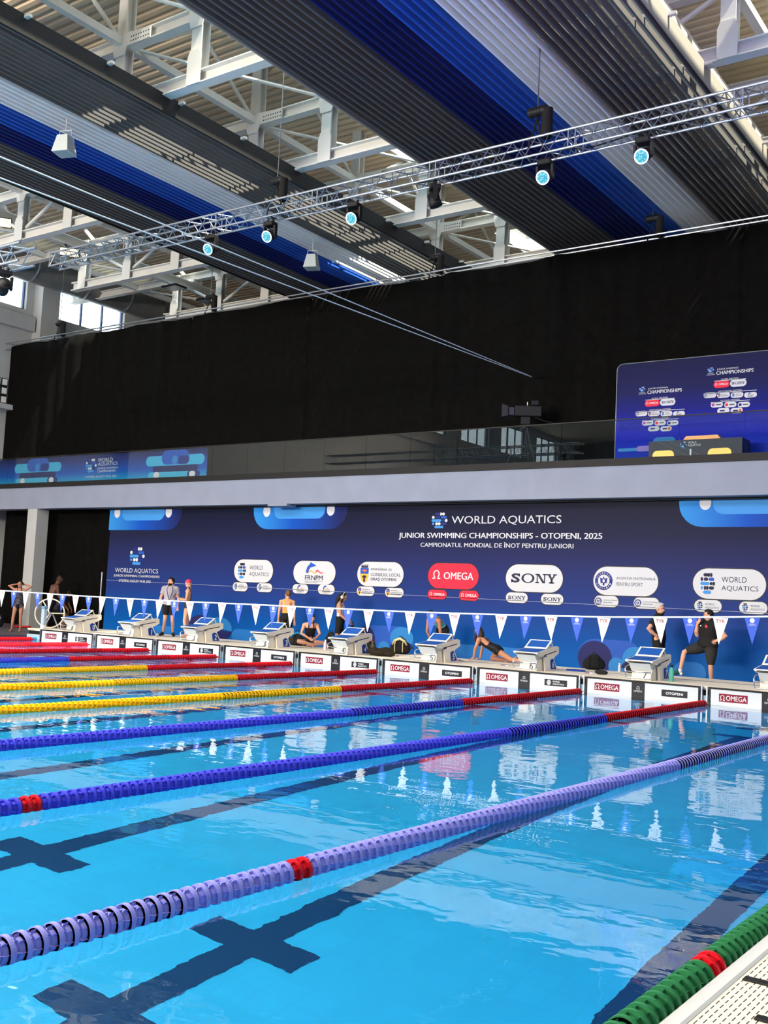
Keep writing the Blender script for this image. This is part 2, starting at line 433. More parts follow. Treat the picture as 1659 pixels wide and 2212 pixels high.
# ---- walls
XL, XR = -10.8, 39.0
g = M().use(grey_plaster)
wins = [(-49, -45.2), (-43.4, -39.6), (-37.8, -34), (-32.2, -28.4), (-26.6, -22.8), (-21, -17.2), (-15.3, -11.5), (-9.6, -5.8), (-3.9, -0.1), (1.9, 6.1), (7.75, 11.3)]
zs, ze = 13.0, 15.1
g.box(XL - 0.4, XL, -52, 16, -0.2, zs); g.box(XL - 0.4, XL, -52, 16, ze, 17)
edges = [-52] + [e for wn in wins for e in wn] + [16]
for i in range(0, len(edges), 2): g.box(XL - 0.4, XL, edges[i], edges[i + 1], zs, ze)
for y in (6.9, -4.9, 0.9): g.box(XL, XL + 0.55, y - 0.42, y + 0.42, -0.2, 17)
g.box(XL, XL + 0.3, -52, 6.4, 12.1, 12.7)
struct('wall_left', g)
for i, (a, b) in enumerate(wins):
    t = bpy.data.objects.new('window_%d' % (i + 1), None); COL.objects.link(t); t['kind'] = 'structure'; t.location = (XL - 0.2, a, zs)
    f = M(); L = b - a
    for y in (0.03, L * 0.36, L * 0.68, L - 0.03): f.box(-0.05, 0.05, y - 0.03, y + 0.03, 0, ze - zs)
    f.box(-0.05, 0.05, 0, L, 0, 0.06); f.box(-0.05, 0.05, 0, L, ze - zs - 0.06, ze - zs); f.build('window_frame', window_frame_blue, t)
    p = M(); p.box(-0.01, 0.01, 0, L, 0, ze - zs); p.build('pane', glass, t)
g = M().use(dark_plaster); g.box(XL - 0.4, XR + 0.4, 16, 16.3, -0.2, 17); struct('wall_back', g)
# rear and right walls: dark, with tall bright glazing (mirrored in the balcony glass)
day_pane = mat('daylit_window_pane', (0.8, 0.9, 1.0), 0.3, emit=(0.80, 0.91, 1.0), strength=WINDOW_GLOW)
g = M().use(dark_plaster); g.box(XL - 0.4, XR + 0.4, -52.6, -52, -0.2, 17); struct('wall_rear', g)
g = M().use(dark_plaster); g.box(XR, XR + 0.4, -52, 16, -0.2, 17); struct('wall_right', g)
k = len(wins)
def bright_window(origin, ux, wdt, hgt, nm):
    t = bpy.data.objects.new(nm, None); COL.objects.link(t); t['kind'] = 'structure'; t.location = origin; t.rotation_euler.z = ux
    p = M(); p.box(0, wdt, -0.02, 0.02, 0, hgt); p.build('pane', day_pane, t)
    f = M()
    for i in range(4): f.box(wdt * i / 3 - 0.05, wdt * i / 3 + 0.05, 0.0, 0.08, 0, hgt)
    f.box(0, wdt, 0, 0.08, hgt * 0.62, hgt * 0.62 + 0.08); f.build('window_frame', window_frame_blue, t)
for i, x in enumerate((-6, 3, 12, 21, 30)): bright_window((x, -51.9, 5.5), 0, 4.2, 5.5, 'window_%d' % (k + 1 + i))
for i, y in enumerate((-44, -30, -16, -3)): bright_window((38.9, y, 5.5), R(90), 5.0, 5.0, 'window_%d' % (k + 6 + i))

# ---- balcony, beam and column
BY = 3.5
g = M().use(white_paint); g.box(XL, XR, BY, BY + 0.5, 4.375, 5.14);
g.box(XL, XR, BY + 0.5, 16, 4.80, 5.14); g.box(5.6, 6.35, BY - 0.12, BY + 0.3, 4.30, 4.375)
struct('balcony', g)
g = M().use(black_paint); g.box(XL, XR, BY - 0.05, BY + 0.25, 5.14, 5.31); struct('trim_1', g)
g = M().use(black_paint); g.box(-2.15, XR, 3.86, 4.3, 4.33, 4.385); struct('trim_2', g)
g = M().use(grey_plaster); g.box(-6.04, -5.50, 3.52, 4.02, 0.0, 4.375); struct('column', g)
g = M().use(grey_plaster); g.box(-10.8, -7.2, 6.2, 6.5, 0.1, 4.8); g.use(dark_plaster); g.box(-10.8, -7.6, 6.0, 6.2, 0.1, 1.9); struct('wall_under_balcony', g)
# ============================================================ ROOF
def roof_mat():
    mt = bpy.data.materials.new('roof_sheet'); mt.use_nodes = True; nt = mt.node_tree; b = nt.nodes['Principled BSDF']
    b.inputs['Roughness'].default_value = 0.6; b.inputs['Base Color'].default_value = (*srgb(212, 192, 162), 1)
    return mt
roof_sheet = roof_mat()
ZR = 15.5
# trapezoidal sheet, ribs along x; rows of skylight openings
lights = [(11.5, 13.3, -30, -1.0), (8.1, 10.2, 4.6, 7.2), (7.4, 9.6, 13.0, 15.5), (20.9, 22.2, -12, 14), (-4.0, -2.0, -8, 9), (9.9, 11.5, -0.3, 13.5), (9.5, 10.7, -6.0, -0.9)]  # last two openings added so the sun reaches the left panel
g = M().use(roof_sheet)
per = 0.30
y = -20.0; ys = []
while y < 16.0:
    ys += [(y, ZR), (y + 0.13, ZR), (y + 0.17, ZR + 0.09), (y + 0.26, ZR + 0.09)]; y += per
cuts = sorted(set([XL, XR] + [c for l in lights for c in l[:2]]))
for i in range(len(ys) - 1):
    (ya, za), (yb, zb) = ys[i], ys[i + 1]
    ym = (ya + yb) / 2; x = XL
    segs = []
    for a, b in zip(cuts[:-1], cuts[1:]):
        xm = (a + b) / 2
        if any(l[0] < xm < l[1] and l[2] < ym < l[3] for l in lights): continue
        if segs and abs(segs[-1][1] - a) < 1e-6: segs[-1][1] = b
        else: segs.append([a, b])
    for a, b in segs: g.add([(a, ya, za), (b, ya, za), (b, yb, zb), (a, yb, zb)], [(0, 3, 2, 1)])
g.box(XL, XR, -52, -20, ZR, ZR + 0.2)
struct('ceiling', g)
for i, (a, b, c, d) in enumerate(lights):
    t = bpy.data.objects.new('window_%d' % (20 + i), None); COL.objects.link(t); t['kind'] = 'structure'
    f = M(); f.use(steel_white)
    f.box(a - 0.06, a, c, d, ZR - 0.05, ZR + 0.5); f.box(b, b + 0.06, c, d, ZR - 0.05, ZR + 0.5)
    f.box(a, b, c - 0.06, c, ZR - 0.05, ZR + 0.5); f.box(a, b, d, d + 0.06, ZR - 0.05, ZR + 0.5)
    f.build('skylight_frame', None, t)
    p = M(); p.box(a, b, c, d, ZR + 0.42, ZR + 0.44); p.build('pane', glass, t)

# ---- trusses across the hall
def ibeam(mm, p0, p1, h, wd, tf=0.03):
    """I section along x or y"""
    (x0, y0, z0), (x1, y1, z1) = p0, p1
    if abs(x1 - x0) > abs(y1 - y0):
        mm.box(x0, x1, y0 - wd / 2, y0 + wd / 2, z0 - h / 2, z0 - h / 2 + tf); mm.box(x0, x1, y0 - wd / 2, y0 + wd / 2, z0 + h / 2 - tf, z0 + h / 2)
        mm.box(x0, x1, y0 - 0.012, y0 + 0.012, z0 - h / 2 + tf, z0 + h / 2 - tf)
    else:
        mm.box(x0 - wd / 2, x0 + wd / 2, y0, y1, z0 - h / 2, z0 - h / 2 + tf); mm.box(x0 - wd / 2, x0 + wd / 2, y0, y1, z0 + h / 2 - tf, z0 + h / 2)
        mm.box(x0 - 0.012, x0 + 0.012, y0, y1, z0 - h / 2 + tf, z0 + h / 2 - tf)
def post(mm, x, y, z0, z1, wd=0.30):
    mm.box(x - wd / 2, x + wd / 2, y - 0.13, y - 0.10, z0, z1); mm.box(x - wd / 2, x + wd / 2, y + 0.10, y + 0.13, z0, z1)
    mm.box(x - 0.015, x + 0.015, y - 0.10, y + 0.10, z0, z1)
LCZ, UCZ = 12.52, 13.98
nodes = [-9.1, -6.7, -4.3, -1.9, 0.5, 2.95, 5.4, 7.9, 10.35, 12.8, 15.3, 17.75, 20.25, 22.7, 25.2]
plate = mat('steel_gusset', srgb(206, 205, 200), 0.5)
gusset_hole = mat('gusset_hole', (0.03, 0.03, 0.03), 0.8)
tl = ['steel roof truss nearest the photographer, above the top edge of the photo', 'steel roof truss crossing the gap at the top left, with perforated gusset plates',
      'steel roof truss crossing the middle of the roof gap', 'steel roof truss just above the aluminium lighting truss, before the black curtain',
      'steel roof truss partly hidden behind the black curtain', 'steel roof truss farthest away, at the back wall']
for y, lab in zip((-9.4, -4.94, -0.48, 3.9, 8.4, 12.9), tl):
    t = thing('roof_truss', 'white ' + lab, 'roof truss', (0, y, 0), group='white steel roof trusses')
    g = M(); ibeam(g, (-4.9, 0, LCZ), (XR, 0, LCZ), 0.30, 0.26); g.build('lower_chord', steel_white, t)
    g = M(); ibeam(g, (XL, 0, UCZ), (XR, 0, UCZ), 0.30, 0.24); g.build('upper_chord', steel_white, t)
    for i, x in enumerate(nodes):
        if x < -4.5: continue
        g = M()
        z1 = ZR if i % 2 == 1 else UCZ - 0.15
        z0 = LCZ + 0.15 if i % 2 == 0 else LCZ + 0.15
        post(g, x, 0, z0, z1)
        g.build('post', steel_white, t)
        g = M(); g.prism([(x - 0.2, LCZ - 0.16), (x + 0.2, LCZ - 0.16), (x + 0.2, LCZ + 0.45), (x + 0.14, LCZ + 0.6), (x - 0.14, LCZ + 0.6), (x - 0.2, LCZ + 0.45)], -0.165, -0.14, axis=1)
        g.build('gusset', plate, t)
        g = M().use(plate)
        if i % 2 == 1:
            g.prism([(x - 0.17, UCZ - 0.35), (x + 0.17, UCZ - 0.35), (x + 0.24, UCZ - 0.16), (x + 1.0, UCZ - 0.16), (x + 1.0, UCZ + 0.1), (x + 0.24, UCZ + 0.16), (x - 0.24, UCZ + 0.16), (x - 0.24, UCZ - 0.12)], -0.165, -0.14, axis=1)
            g.use(gusset_hole)
            for a in range(8):
                for b in range(2): g.add([(x + 0.36 + 0.08 * a + du, -0.1655, UCZ - 0.10 + 0.1 * b + dv) for du, dv in ((0, 0), (0.035, 0), (0.035, 0.035), (0, 0.035))], [(0, 1, 2, 3)])
        else:
            g.prism([(x - 0.17, UCZ - 0.35), (x + 0.17, UCZ - 0.35), (x + 0.24, UCZ - 0.12), (x + 0.24, UCZ + 0.16), (x - 0.24, UCZ + 0.16), (x - 0.24, UCZ - 0.12)], -0.165, -0.14, axis=1)
        g.build('gusset', None, t)
    for i in range(len(nodes) - 1):
        a, b = nodes[i], nodes[i + 1]
        if i % 2 == 0: p0, p1 = (a, 0, UCZ - 0.1), (b, 0, LCZ + 0.2)
        else: p0, p1 = (a, 0, LCZ + 0.2), (b, 0, UCZ - 0.1)
        if i in (0, 1, 7, 8, 12): continue
        g = M(); g.cyl(p0, p1, 0.055, n=6); g.build('diagonal', steel_white, t)
# struts that join neighbouring trusses
ties = [('upper', -3), ('upper', 1), ('upper', 5), ('upper', 7), ('upper', 9), ('upper', 11), ('upper', 13)]
yy = (-9.4, -4.94, -0.48, 3.9, 8.4, 12.9)
for i in (1, 3, 5, 7, 9, 12):
    x = nodes[i]
    wh = {1: 'far left by the duct', 3: 'over the left aisle', 5: 'left of the far panels', 7: 'left side of the central roof gap', 9: 'hidden above the large striped panel', 12: 'right of the large striped panel'}[i]
    t = thing('roof_strut', 'white steel strut linking the roof trusses lengthwise, ' + wh, 'roof strut', (x, 0, UCZ), group='lengthwise roof struts')
    g = M(); g.box(-0.09, 0.09, -9.4, 12.9, -0.09, 0.09); g.build('tube', steel_white, t)
    for a, b in zip(yy[:-1], yy[1:]):
        g = M(); g.cyl((0, a + 0.2, 0.05), (0, (a + b) / 2, ZR - UCZ - 0.05), 0.05, n=6); g.cyl((0, (a + b) / 2, ZR - UCZ - 0.05), (0, b - 0.2, 0.05), 0.05, n=6)
        g.cyl((0.0, a + 0.2, 0), (nodes[min(i + 1, 14)] - x, b - 0.2, 0), 0.045, n=6)
        g.build('brace', steel_white, t)
# ---- hanging slatted panels
slat_grey = mat('slat_grey', srgb(92, 90, 90), 0.75)
slat_light = mat('slat_light', srgb(222, 224, 228), 0.7)
slat_blue = mat('slat_blue', srgb(34, 84, 178), 0.7)
slat_navy = mat('slat_navy', srgb(14, 28, 98), 0.7)
def panel(x0, x1, label, zc=12.05, pitch=0.172, hgt=0.15):
    t = thing('slatted_ceiling_panel', label, 'ceiling panel', (x0, 0, zc), group='striped slatted ceiling panels')
    wd = x1 - x0
    bands = [(0, 0.285, slat_grey, 'grey_slats', 'dark grey slats'), (0.285, 0.425, slat_navy, 'navy_slats', 'navy slats'), (0.425, 0.56, slat_blue, 'blue_slats', 'bright blue slats'),
             (0.56, 0.70, slat_light, 'white_slats', 'off-white slats'), (0.70, 1.0, slat_grey, 'grey_slats', 'grey slats on the right-hand side')]
    n = int(wd / pitch)
    for a, b, mt, nm, lb in bands:
        g = M()
        for i in range(n):
            f = (i + 0.5) / n
            if a <= f < b:
                x = f * wd
                # rounded slat: thicker at the lower edge
                g.prism([(x - 0.025, 0.018), (x - 0.012, 0.0), (x + 0.012, 0.0), (x + 0.025, 0.018), (x + 0.022, hgt), (x - 0.022, hgt)], -14.0, 15.5, axis=1)
        o = g.build(nm, mt, t); o['label'] = lb
    g = M(); g.box(-0.05, -0.02, -14, 15.5, -0.02, 0.32); g.box(wd + 0.02, wd + 0.05, -14, 15.5, -0.02, 0.38); g.build('edge_fascia', mat('fascia_shaded_tone', srgb(42, 41, 41), 0.7) if x0 < 10 else mat('fascia_sunlit_tone', srgb(150, 146, 138), 0.7), t)  # shade and sunlight put into the fascia colour: darker left panel, paler right
    g = M()
    for y in range(-13, 16, 2): g.box(0, wd, y, y + 0.06, hgt, hgt + 0.06)
    g.build('carrier_rail', steel_white, t)
    g = M()
    for y in range(-13, 16, 2): g.box(wd + 0.05, wd + 0.2, y + 0.4, y + 0.48, 0.3, 0.36)
    g.build('edge_bracket', steel_white, t)
    g = M()
    for y in (-9.4, -4.94, -0.48, 3.9, 8.4, 12.9):
        for x in (0.3, wd - 0.3): g.cyl((x, y, hgt + 0.06), (x, y, LCZ - zc - 0.15), 0.012, n=5)
    g.build('hanger_rod', steel_white, t)
panel(2.7, 9.35, 'slatted ceiling panel with grey, navy, blue and white stripes, left of the open roof gap')
panel(12.85, 19.75, 'large slatted ceiling panel with grey, navy, blue and white stripes, right of the open roof gap')

# ---- ducts
duct_fabric = mat('duct_white', srgb(226, 218, 206), 0.6, noise=0.03, nscale=2)
duct_metal = mat('duct_metal', srgb(128, 130, 130), 0.45, 0.35, noise=0.1, nscale=3)
t = thing('air_duct', 'large white round air duct beside the right edge of the big slatted panel', 'air duct', (19.02, 0, 13.05))
g = M(); g.smooth = True; g.cyl((0, -14, 0), (0, 15.8, 0), 0.42, n=28, cap=False); g.build('duct_tube', duct_fabric, t)
g = M()
for y in np.arange(-13, 16, 1.8): g.lathe([(0.425, y - 0.02), (0.432, y), (0.425, y + 0.02)], n=28, axis=1)
g.build('seam_ring', duct_fabric, t)
g = M()
for y in np.arange(-13, 16, 0.9):
    for a in (200, 225, 250): g.cyl((0.42 * math.cos(R(a)), y, 0.42 * math.sin(R(a))), (0.45 * math.cos(R(a)), y, 0.45 * math.sin(R(a))), 0.025, n=8)
g.build('air_nozzle', duct_fabric, t)
t = thing('air_duct', 'grey metal round air duct above the left windows', 'air duct', (-9.45, 0, 14.42))
g = M(); g.smooth = True; g.cyl((0, -14, 0), (0, 11.9, 0), 0.66, n=28, cap=False); g.lathe([(0.0, 12.0), (0.6, 11.98), (0.66, 11.9)], n=28, axis=1); g.build('duct_tube', duct_metal, t)
for y in (-9, -6, -3, 0, 2.6, 5.2, 7.8, 10.0):
    g = M(); g.lathe([(0.662, y - 0.06), (0.69, y), (0.662, y + 0.06)], n=28, axis=1)
    o = g.build('clamp_ring', alu, t)
# catwalk rail and beams near the left side
t = thing('catwalk_beam', 'grey steel beam running lengthwise under the roof on the left, carrying floodlights', 'beam', (-3.4, 0, 13.55))
g = M(); ibeam(g, (0, -14, 0), (0, 15, 0), 0.34, 0.24); g.build('girder', steel_white, t)
g = M()
for y in (-9.4, -4.94, -0.48, 3.9, 8.4): g.cyl((0, y, 0.1), (-1.2, y + 0.1, 1.1), 0.07, n=8); g.box(-0.2, 0.2, y - 0.2, y + 0.25, 0.17, 0.3)
g.build('bracket', steel_white, t)
# ============================================================ LANE ROPES
fl_red = mat('float_red', srgb(214, 24, 40), 0.4)
fl_blue = mat('float_blue', srgb(72, 74, 212), 0.4)
fl_lav = mat('float_faded_blue', srgb(150, 150, 228), 0.5)
fl_yel = mat('float_yellow', srgb(250, 190, 24), 0.4)
fl_grn = mat('float_green', srgb(44, 122, 76), 0.5)
rope_steel = mat('rope_steel', srgb(150, 155, 160), 0.4, 0.7)
PITCH = 0.0833
def float_geo(detail):
    g = M(); n = 34 if detail else 12
    r = 0.074; w = 0.0115
    ax = 1
    g.lathe([(r - 0.006, -w), (r, -w), (r, w), (r - 0.006, w), (r - 0.006, -w)], n=n, axis=ax)      # rim band
    if detail:
        g.lathe([(r - 0.006, -0.002), (0.060, 0.004), (0.055, 0.016), (0.052, 0.034), (0.030, 0.036), (0.012, 0.030)], n=n, axis=ax)   # dished web and drum
        g.lathe([(0.012, -0.034), (0.050, -0.036), (0.053, -0.012), (0.060, -0.004)], n=n, axis=ax)
        for k in range(8):
            a = R(45 * k + 20); c, s_ = math.cos(a), math.sin(a)
            g.add([(0.050 * c, -0.040, 0.050 * s_), (0.066 * c, -0.040, 0.066 * s_), (0.068 * c, 0.040, 0.068 * s_), (0.050 * c, 0.040, 0.050 * s_)], [(0, 1, 2, 3)])
    else:
        g.lathe([(r - 0.006, 0.0), (0.056, 0.004), (0.052, 0.036)], n=n, axis=ax)
        g.lathe([(0.052, -0.036), (0.056, -0.004), (r - 0.006, 0.0)], n=n, axis=ax)
    return g
FG = {True: float_geo(True), False: float_geo(False)}
FM = {}
def float_mesh(mt, detail):
    k = (mt.name, detail)
    if k not in FM: FM[k] = FG[detail].mesh('float_disc', mt)
    return FM[k]
def depth_of(x, y, z=0.03): return float((ROT @ (np.array([x, y, z]) - CAM))[2])
def pix(x, y, z):
    q = ROT @ (np.array([x, y, z]) - CAM)
    return (829.5 + FPX * q[0] / q[2], 1106 + FPX * q[1] / q[2]) if q[2] > 0.1 else (-9e3, 9e3)
ropes = [(0, fl_red, 'red', 'leftmost and farthest lane rope, beside the blue pool surround'), (1, fl_blue, 'red', 'second lane rope from the far left, ending between lanes 0 and 1'),
         (2, fl_blue, 'red', 'third lane rope from the far left, ending between lanes 1 and 2'), (3, fl_blue, 'blue with red end', 'lane rope ending between starting blocks 2 and 3'),
         (4, fl_yel, 'yellow with red end', 'farthest yellow lane rope, ending between starting blocks 3 and 4'), (5, fl_yel, 'yellow with red end', 'middle yellow lane rope, ending between starting blocks 4 and 5'),
         (6, fl_yel, 'yellow with red end', 'nearest yellow lane rope, ending between starting blocks 5 and 6'), (7, fl_blue, 'blue with red end', 'lane rope ending between starting blocks 6 and 7'),
         (8, fl_blue, 'blue with red end', 'lane rope ending right of starting block 7, red-marked at left edge'), (9, fl_lav, 'faded lavender blue', 'lane rope nearest the viewer across the photo, red-marked midway'),
         (10, fl_grn, 'dark green', 'lane rope along the white pool coping at the bottom right')]
for k, mt, cn, lab in ropes:
    x = 2.5 * k if k < 10 else 24.888
    y0 = -0.38
    # how far back the rope can be seen
    ys = []; y = y0 - PITCH / 2
    while y > -47:
        u, v = pix(x, y, 0.03)
        if (u < -260 or v > 2330) and len(ys) > 20: break
        if u < 1659 + 260: ys.append(y)
        y -= PITCH
    t = thing('lane_rope', (cn + ' ' + lab), 'lane rope', (x, y0, 0.032), group='lane ropes across the pool')
    g = M(); g.cyl((0, 0.30, -0.005), (0, ys[-1] - y0 - 0.1, 0), 0.006, n=6); g.build('cable', rope_steel, t)
    vis = sorted(range(len(ys)), key=lambda i: (not (-40 < pix(x, ys[i], 0.03)[0] < 1700 and pix(x, ys[i], 0.03)[1] < 2260), depth_of(x, ys[i])))
    own = set(vis[:100]); rest = M()
    for i, y in enumerate(ys):
        m_ = mt
        if y > -5.0: m_ = fl_red
        elif abs(y + 15.15) < 0.09: m_ = fl_red
        near = depth_of(x, y) < 17
        if i in own:
            o = bpy.data.objects.new('float_disc', float_mesh(m_, near)); COL.objects.link(o); o.parent = t; o.location = (0, y - y0, 0)
            o.rotation_euler.y = (i * 0.7) % 6.28
        else:
            b = M(); b.use(m_).merge(M()); src = FG[near]
            rest.use(m_).add([(p[0], p[1] + y - y0, p[2]) for p in src.v], src.f)
    if rest.v:
        o = rest.build('float_disc', None, t); o['kind'] = 'stuff'
    g = M(); g.cyl((0, 0.0, 0), (0, 0.12, 0), 0.03, 0.012, n=10); g.build('end_cone', fl_red, t)

# ============================================================ TOUCH PADS
pad_white = mat('touchpad_white', srgb(222, 226, 228), 0.35)
pad_red = mat('logo_wine_red', srgb(138, 24, 50), 0.4)
ink_black = mat('print_black', (0.012, 0.013, 0.02), 0.45)
ink_white = mat('print_white', srgb(236, 238, 240), 0.5)
for n in range(10):
    x0 = 2.5 * n - 0.02; wd = 2.33
    t = thing('touch_pad', 'white timing pad with black frame on the pool end wall, under starting block %d' % n if n < 9 else 'white timing pad on the pool end wall, rightmost beyond the frame', 'touch pad', (x0, -0.03, -0.60), group='timing touch pads')
    g = M(); g.use(pad_white).box(0.035, wd - 0.035, -0.012, 0.02, 0.0, 0.895)
    P = Print(g, lambda a, b, l: (a, -0.012 - l, b + 0.60))
    c = wd * 0.475
    P.poly([(c - 0.135, -0.6), (c + 0.135, -0.6), (c + 0.135, 0.295), (c - 0.135, 0.295)], ink_black, 0.002)
    P.omega(c - 0.035, 0.165, c + 0.035, 0.225, ink_white); P.text('OMEGA', c - 0.085, 0.11, c + 0.085, 0.145, ink_white)
    P.poly([(0.19, 0.075), (0.72, 0.075), (0.72, 0.225), (0.19, 0.225)], pad_red, 0.003)
    P.omega(0.205, 0.10, 0.305, 0.20, ink_white); P.text('OMEGA', 0.325, 0.105, 0.70, 0.195, ink_white, off=0.01)
    P.poly([(1.58, 0.075), (2.09, 0.075), (2.09, 0.205), (1.58, 0.205)], ink_black, 0.003)
    if n % 2: P.text('OTOPENI', 1.665, 0.115, 2.005, 0.165, ink_white, off=0.02)
    else:
        P.emblem(1.63, 0.085, 1.73, 0.195, ink_white, ink_white, ink_white, ink_white); P.text('WORLD', 1.765, 0.148, 1.925, 0.182, ink_white, off=0.015); P.text('AQUATICS', 1.765, 0.098, 2.02, 0.134, ink_white, off=0.015)
    g.build('panel', None, t)
    g = M(); g.box(0, 0.035, -0.016, 0.02, 0.0, 0.93); g.box(wd - 0.035, wd, -0.016, 0.02, 0.0, 0.93); g.box(0.035, wd - 0.035, -0.016, 0.02, 0.895, 0.93); g.build('frame', black_plastic, t)
    for xx in (-0.035, wd + 0.035):
        g = M(); g.box(xx - 0.014, xx + 0.014, -0.03, 0.02, 0.0, 0.93); g.build('side_bar', alu, t)

# ============================================================ STARTING BLOCKS
block_white = mat('block_white', srgb(246, 238, 222), 0.4)
block_front = mat('block_front', srgb(222, 224, 224), 0.35)
block_blue = mat('block_blue_grip', srgb(28, 84, 168), 0.7, noise=0.08, nscale=30)
plate_blue = mat('number_plate_blue', srgb(24, 66, 150), 0.4)
for n in range(9):
    t = thing('starting_block', 'white starting block with sloping blue top, numbered %d' % n, 'starting block', (2.5 * n + 1.07, 0.0, 0.335), group='starting blocks')
    g = M(); g.prism([(0.14, 0.0), (0.97, 0.0), (0.93, 0.02), (0.78, 0.27), (0.60, 0.33), (0.13, 0.33), (0.19, 0.30)], -0.20, 0.20)
    P = Print(g, lambda a, b, l: (a, 0.14 + 0.05 * min(1, max(0, b / 0.30)) - 0.004 - l, b))
    P.text(str(n), 0.03, 0.035, 0.115, 0.165, ink_black, 0.001, off=0.0)
    g.build('pedestal', block_white, t) if not g.ms else None
    if g.ms:
        g.ms[0] = g.ms[0]
        gg = M().use(block_white); gg.prism([(0.14, 0.0), (0.97, 0.0), (0.93, 0.02), (0.78, 0.27), (0.60, 0.33), (0.13, 0.33), (0.19, 0.30)], -0.20, 0.20)
        P = Print(gg, lambda a, b, l: (a, 0.14 + 0.05 * b / 0.30 - 0.004 - l, b)); P.text(str(n), 0.03, 0.035, 0.115, 0.165, ink_black, 0.001)
        gg.build('pedestal', None, t)
    for sx in (-1, 1):
        a, b = sorted((sx * 0.235, sx * 0.275))
        g = M().use(block_white)
        g.prism([(0.0, 0.36), (0.02, 0.395), (0.95, 0.52), (1.03, 0.50), (1.04, 0.37), (0.80, 0.27), (0.98, 0.0), (0.42, 0.0), (0.36, 0.30), (0.10, 0.325)], a, b)
        q = sx * 0.2775
        g.use(black_plastic).add([(q, 0.32, 0.315), (q, 0.90, 0.405), (q, 0.90, 0.425), (q, 0.32, 0.335)], [(0, 1, 2, 3) if sx > 0 else (3, 2, 1, 0)])
        g.build('side_arm', None, t)
        g = M().use(plate_blue)
        pl = [(0.66, 0.035), (0.92, 0.035), (0.78, 0.24), (0.70, 0.26), (0.62, 0.215)]
        g.prism(pl, min(q, q + sx * 0.004), max(q, q + sx * 0.004))
        P = Print(g, lambda a_, b_, l: (q + sx * (0.005 + l), 0.77 + sx * a_ - 0.0 * b_, b_)); P.text(str(n), -0.055, 0.06, 0.035, 0.205, ink_white, 0.002, off=0.02)
        o = g.build('number_plate', None, t); o['label'] = 'blue plate with white number %d' % n
    g = M().use(block_front); g.prism([(0.02, 0.33), (0.14, 0.19), (0.20, 0.17), (0.20, 0.33)], -0.215, 0.215); g.build('front_shield', None, t)
    g = M().use(block_white); g.prism([(-0.005, 0.372), (0.0, 0.392), (0.92, 0.512), (0.92, 0.49)], -0.285, 0.285)
    g.use(block_blue); g.add([(-0.262, 0.012, 0.3975), (0.262, 0.012, 0.3975), (0.262, 0.50, 0.4612), (-0.262, 0.50, 0.4612)], [(0, 1, 2, 3)])
    g.build('platform', None, t)
    g = M().use(block_white); g.prism([(0.44, 0.462), (0.46, 0.452), (0.74, 0.628), (0.72, 0.642)], -0.262, 0.262)
    d = 0.003
    g.use(block_blue); g.add([(-0.225, 0.485 - d, 0.491 + d), (0.225, 0.485 - d, 0.491 + d), (0.225, 0.695 - d, 0.6245 + d), (-0.225, 0.695 - d, 0.6245 + d)], [(0, 1, 2, 3)])
    g.build('kick_wedge', None, t)
    for sx in (-1, 1):
        g = M(); g.cyl((sx * 0.235, 0.72, 0.62), (sx * 0.235, 0.80, 0.50), 0.014, n=8); g.build('wedge_strut', block_white, t)
    g = M(); g.smooth = True
    g.tube([(-0.285, 0.42, 0.315), (-0.285, 0.06, 0.26), (-0.28, 0.005, 0.235), (-0.275, -0.01, 0.20), (-0.27, -0.01, 0.09), (-0.255, 0.0, 0.055), (-0.22, 0.0, 0.04),
            (0.22, 0.0, 0.04), (0.255, 0.0, 0.055), (0.27, -0.01, 0.09), (0.275, -0.01, 0.20), (0.28, 0.005, 0.235), (0.285, 0.06, 0.26), (0.285, 0.42, 0.315)], 0.0125, n=8)
    g.smooth = True; g.cyl((-0.27, -0.01, 0.165), (0.27, -0.01, 0.165), 0.0125, n=8)
    g.build('hand_rail', chrome, t)

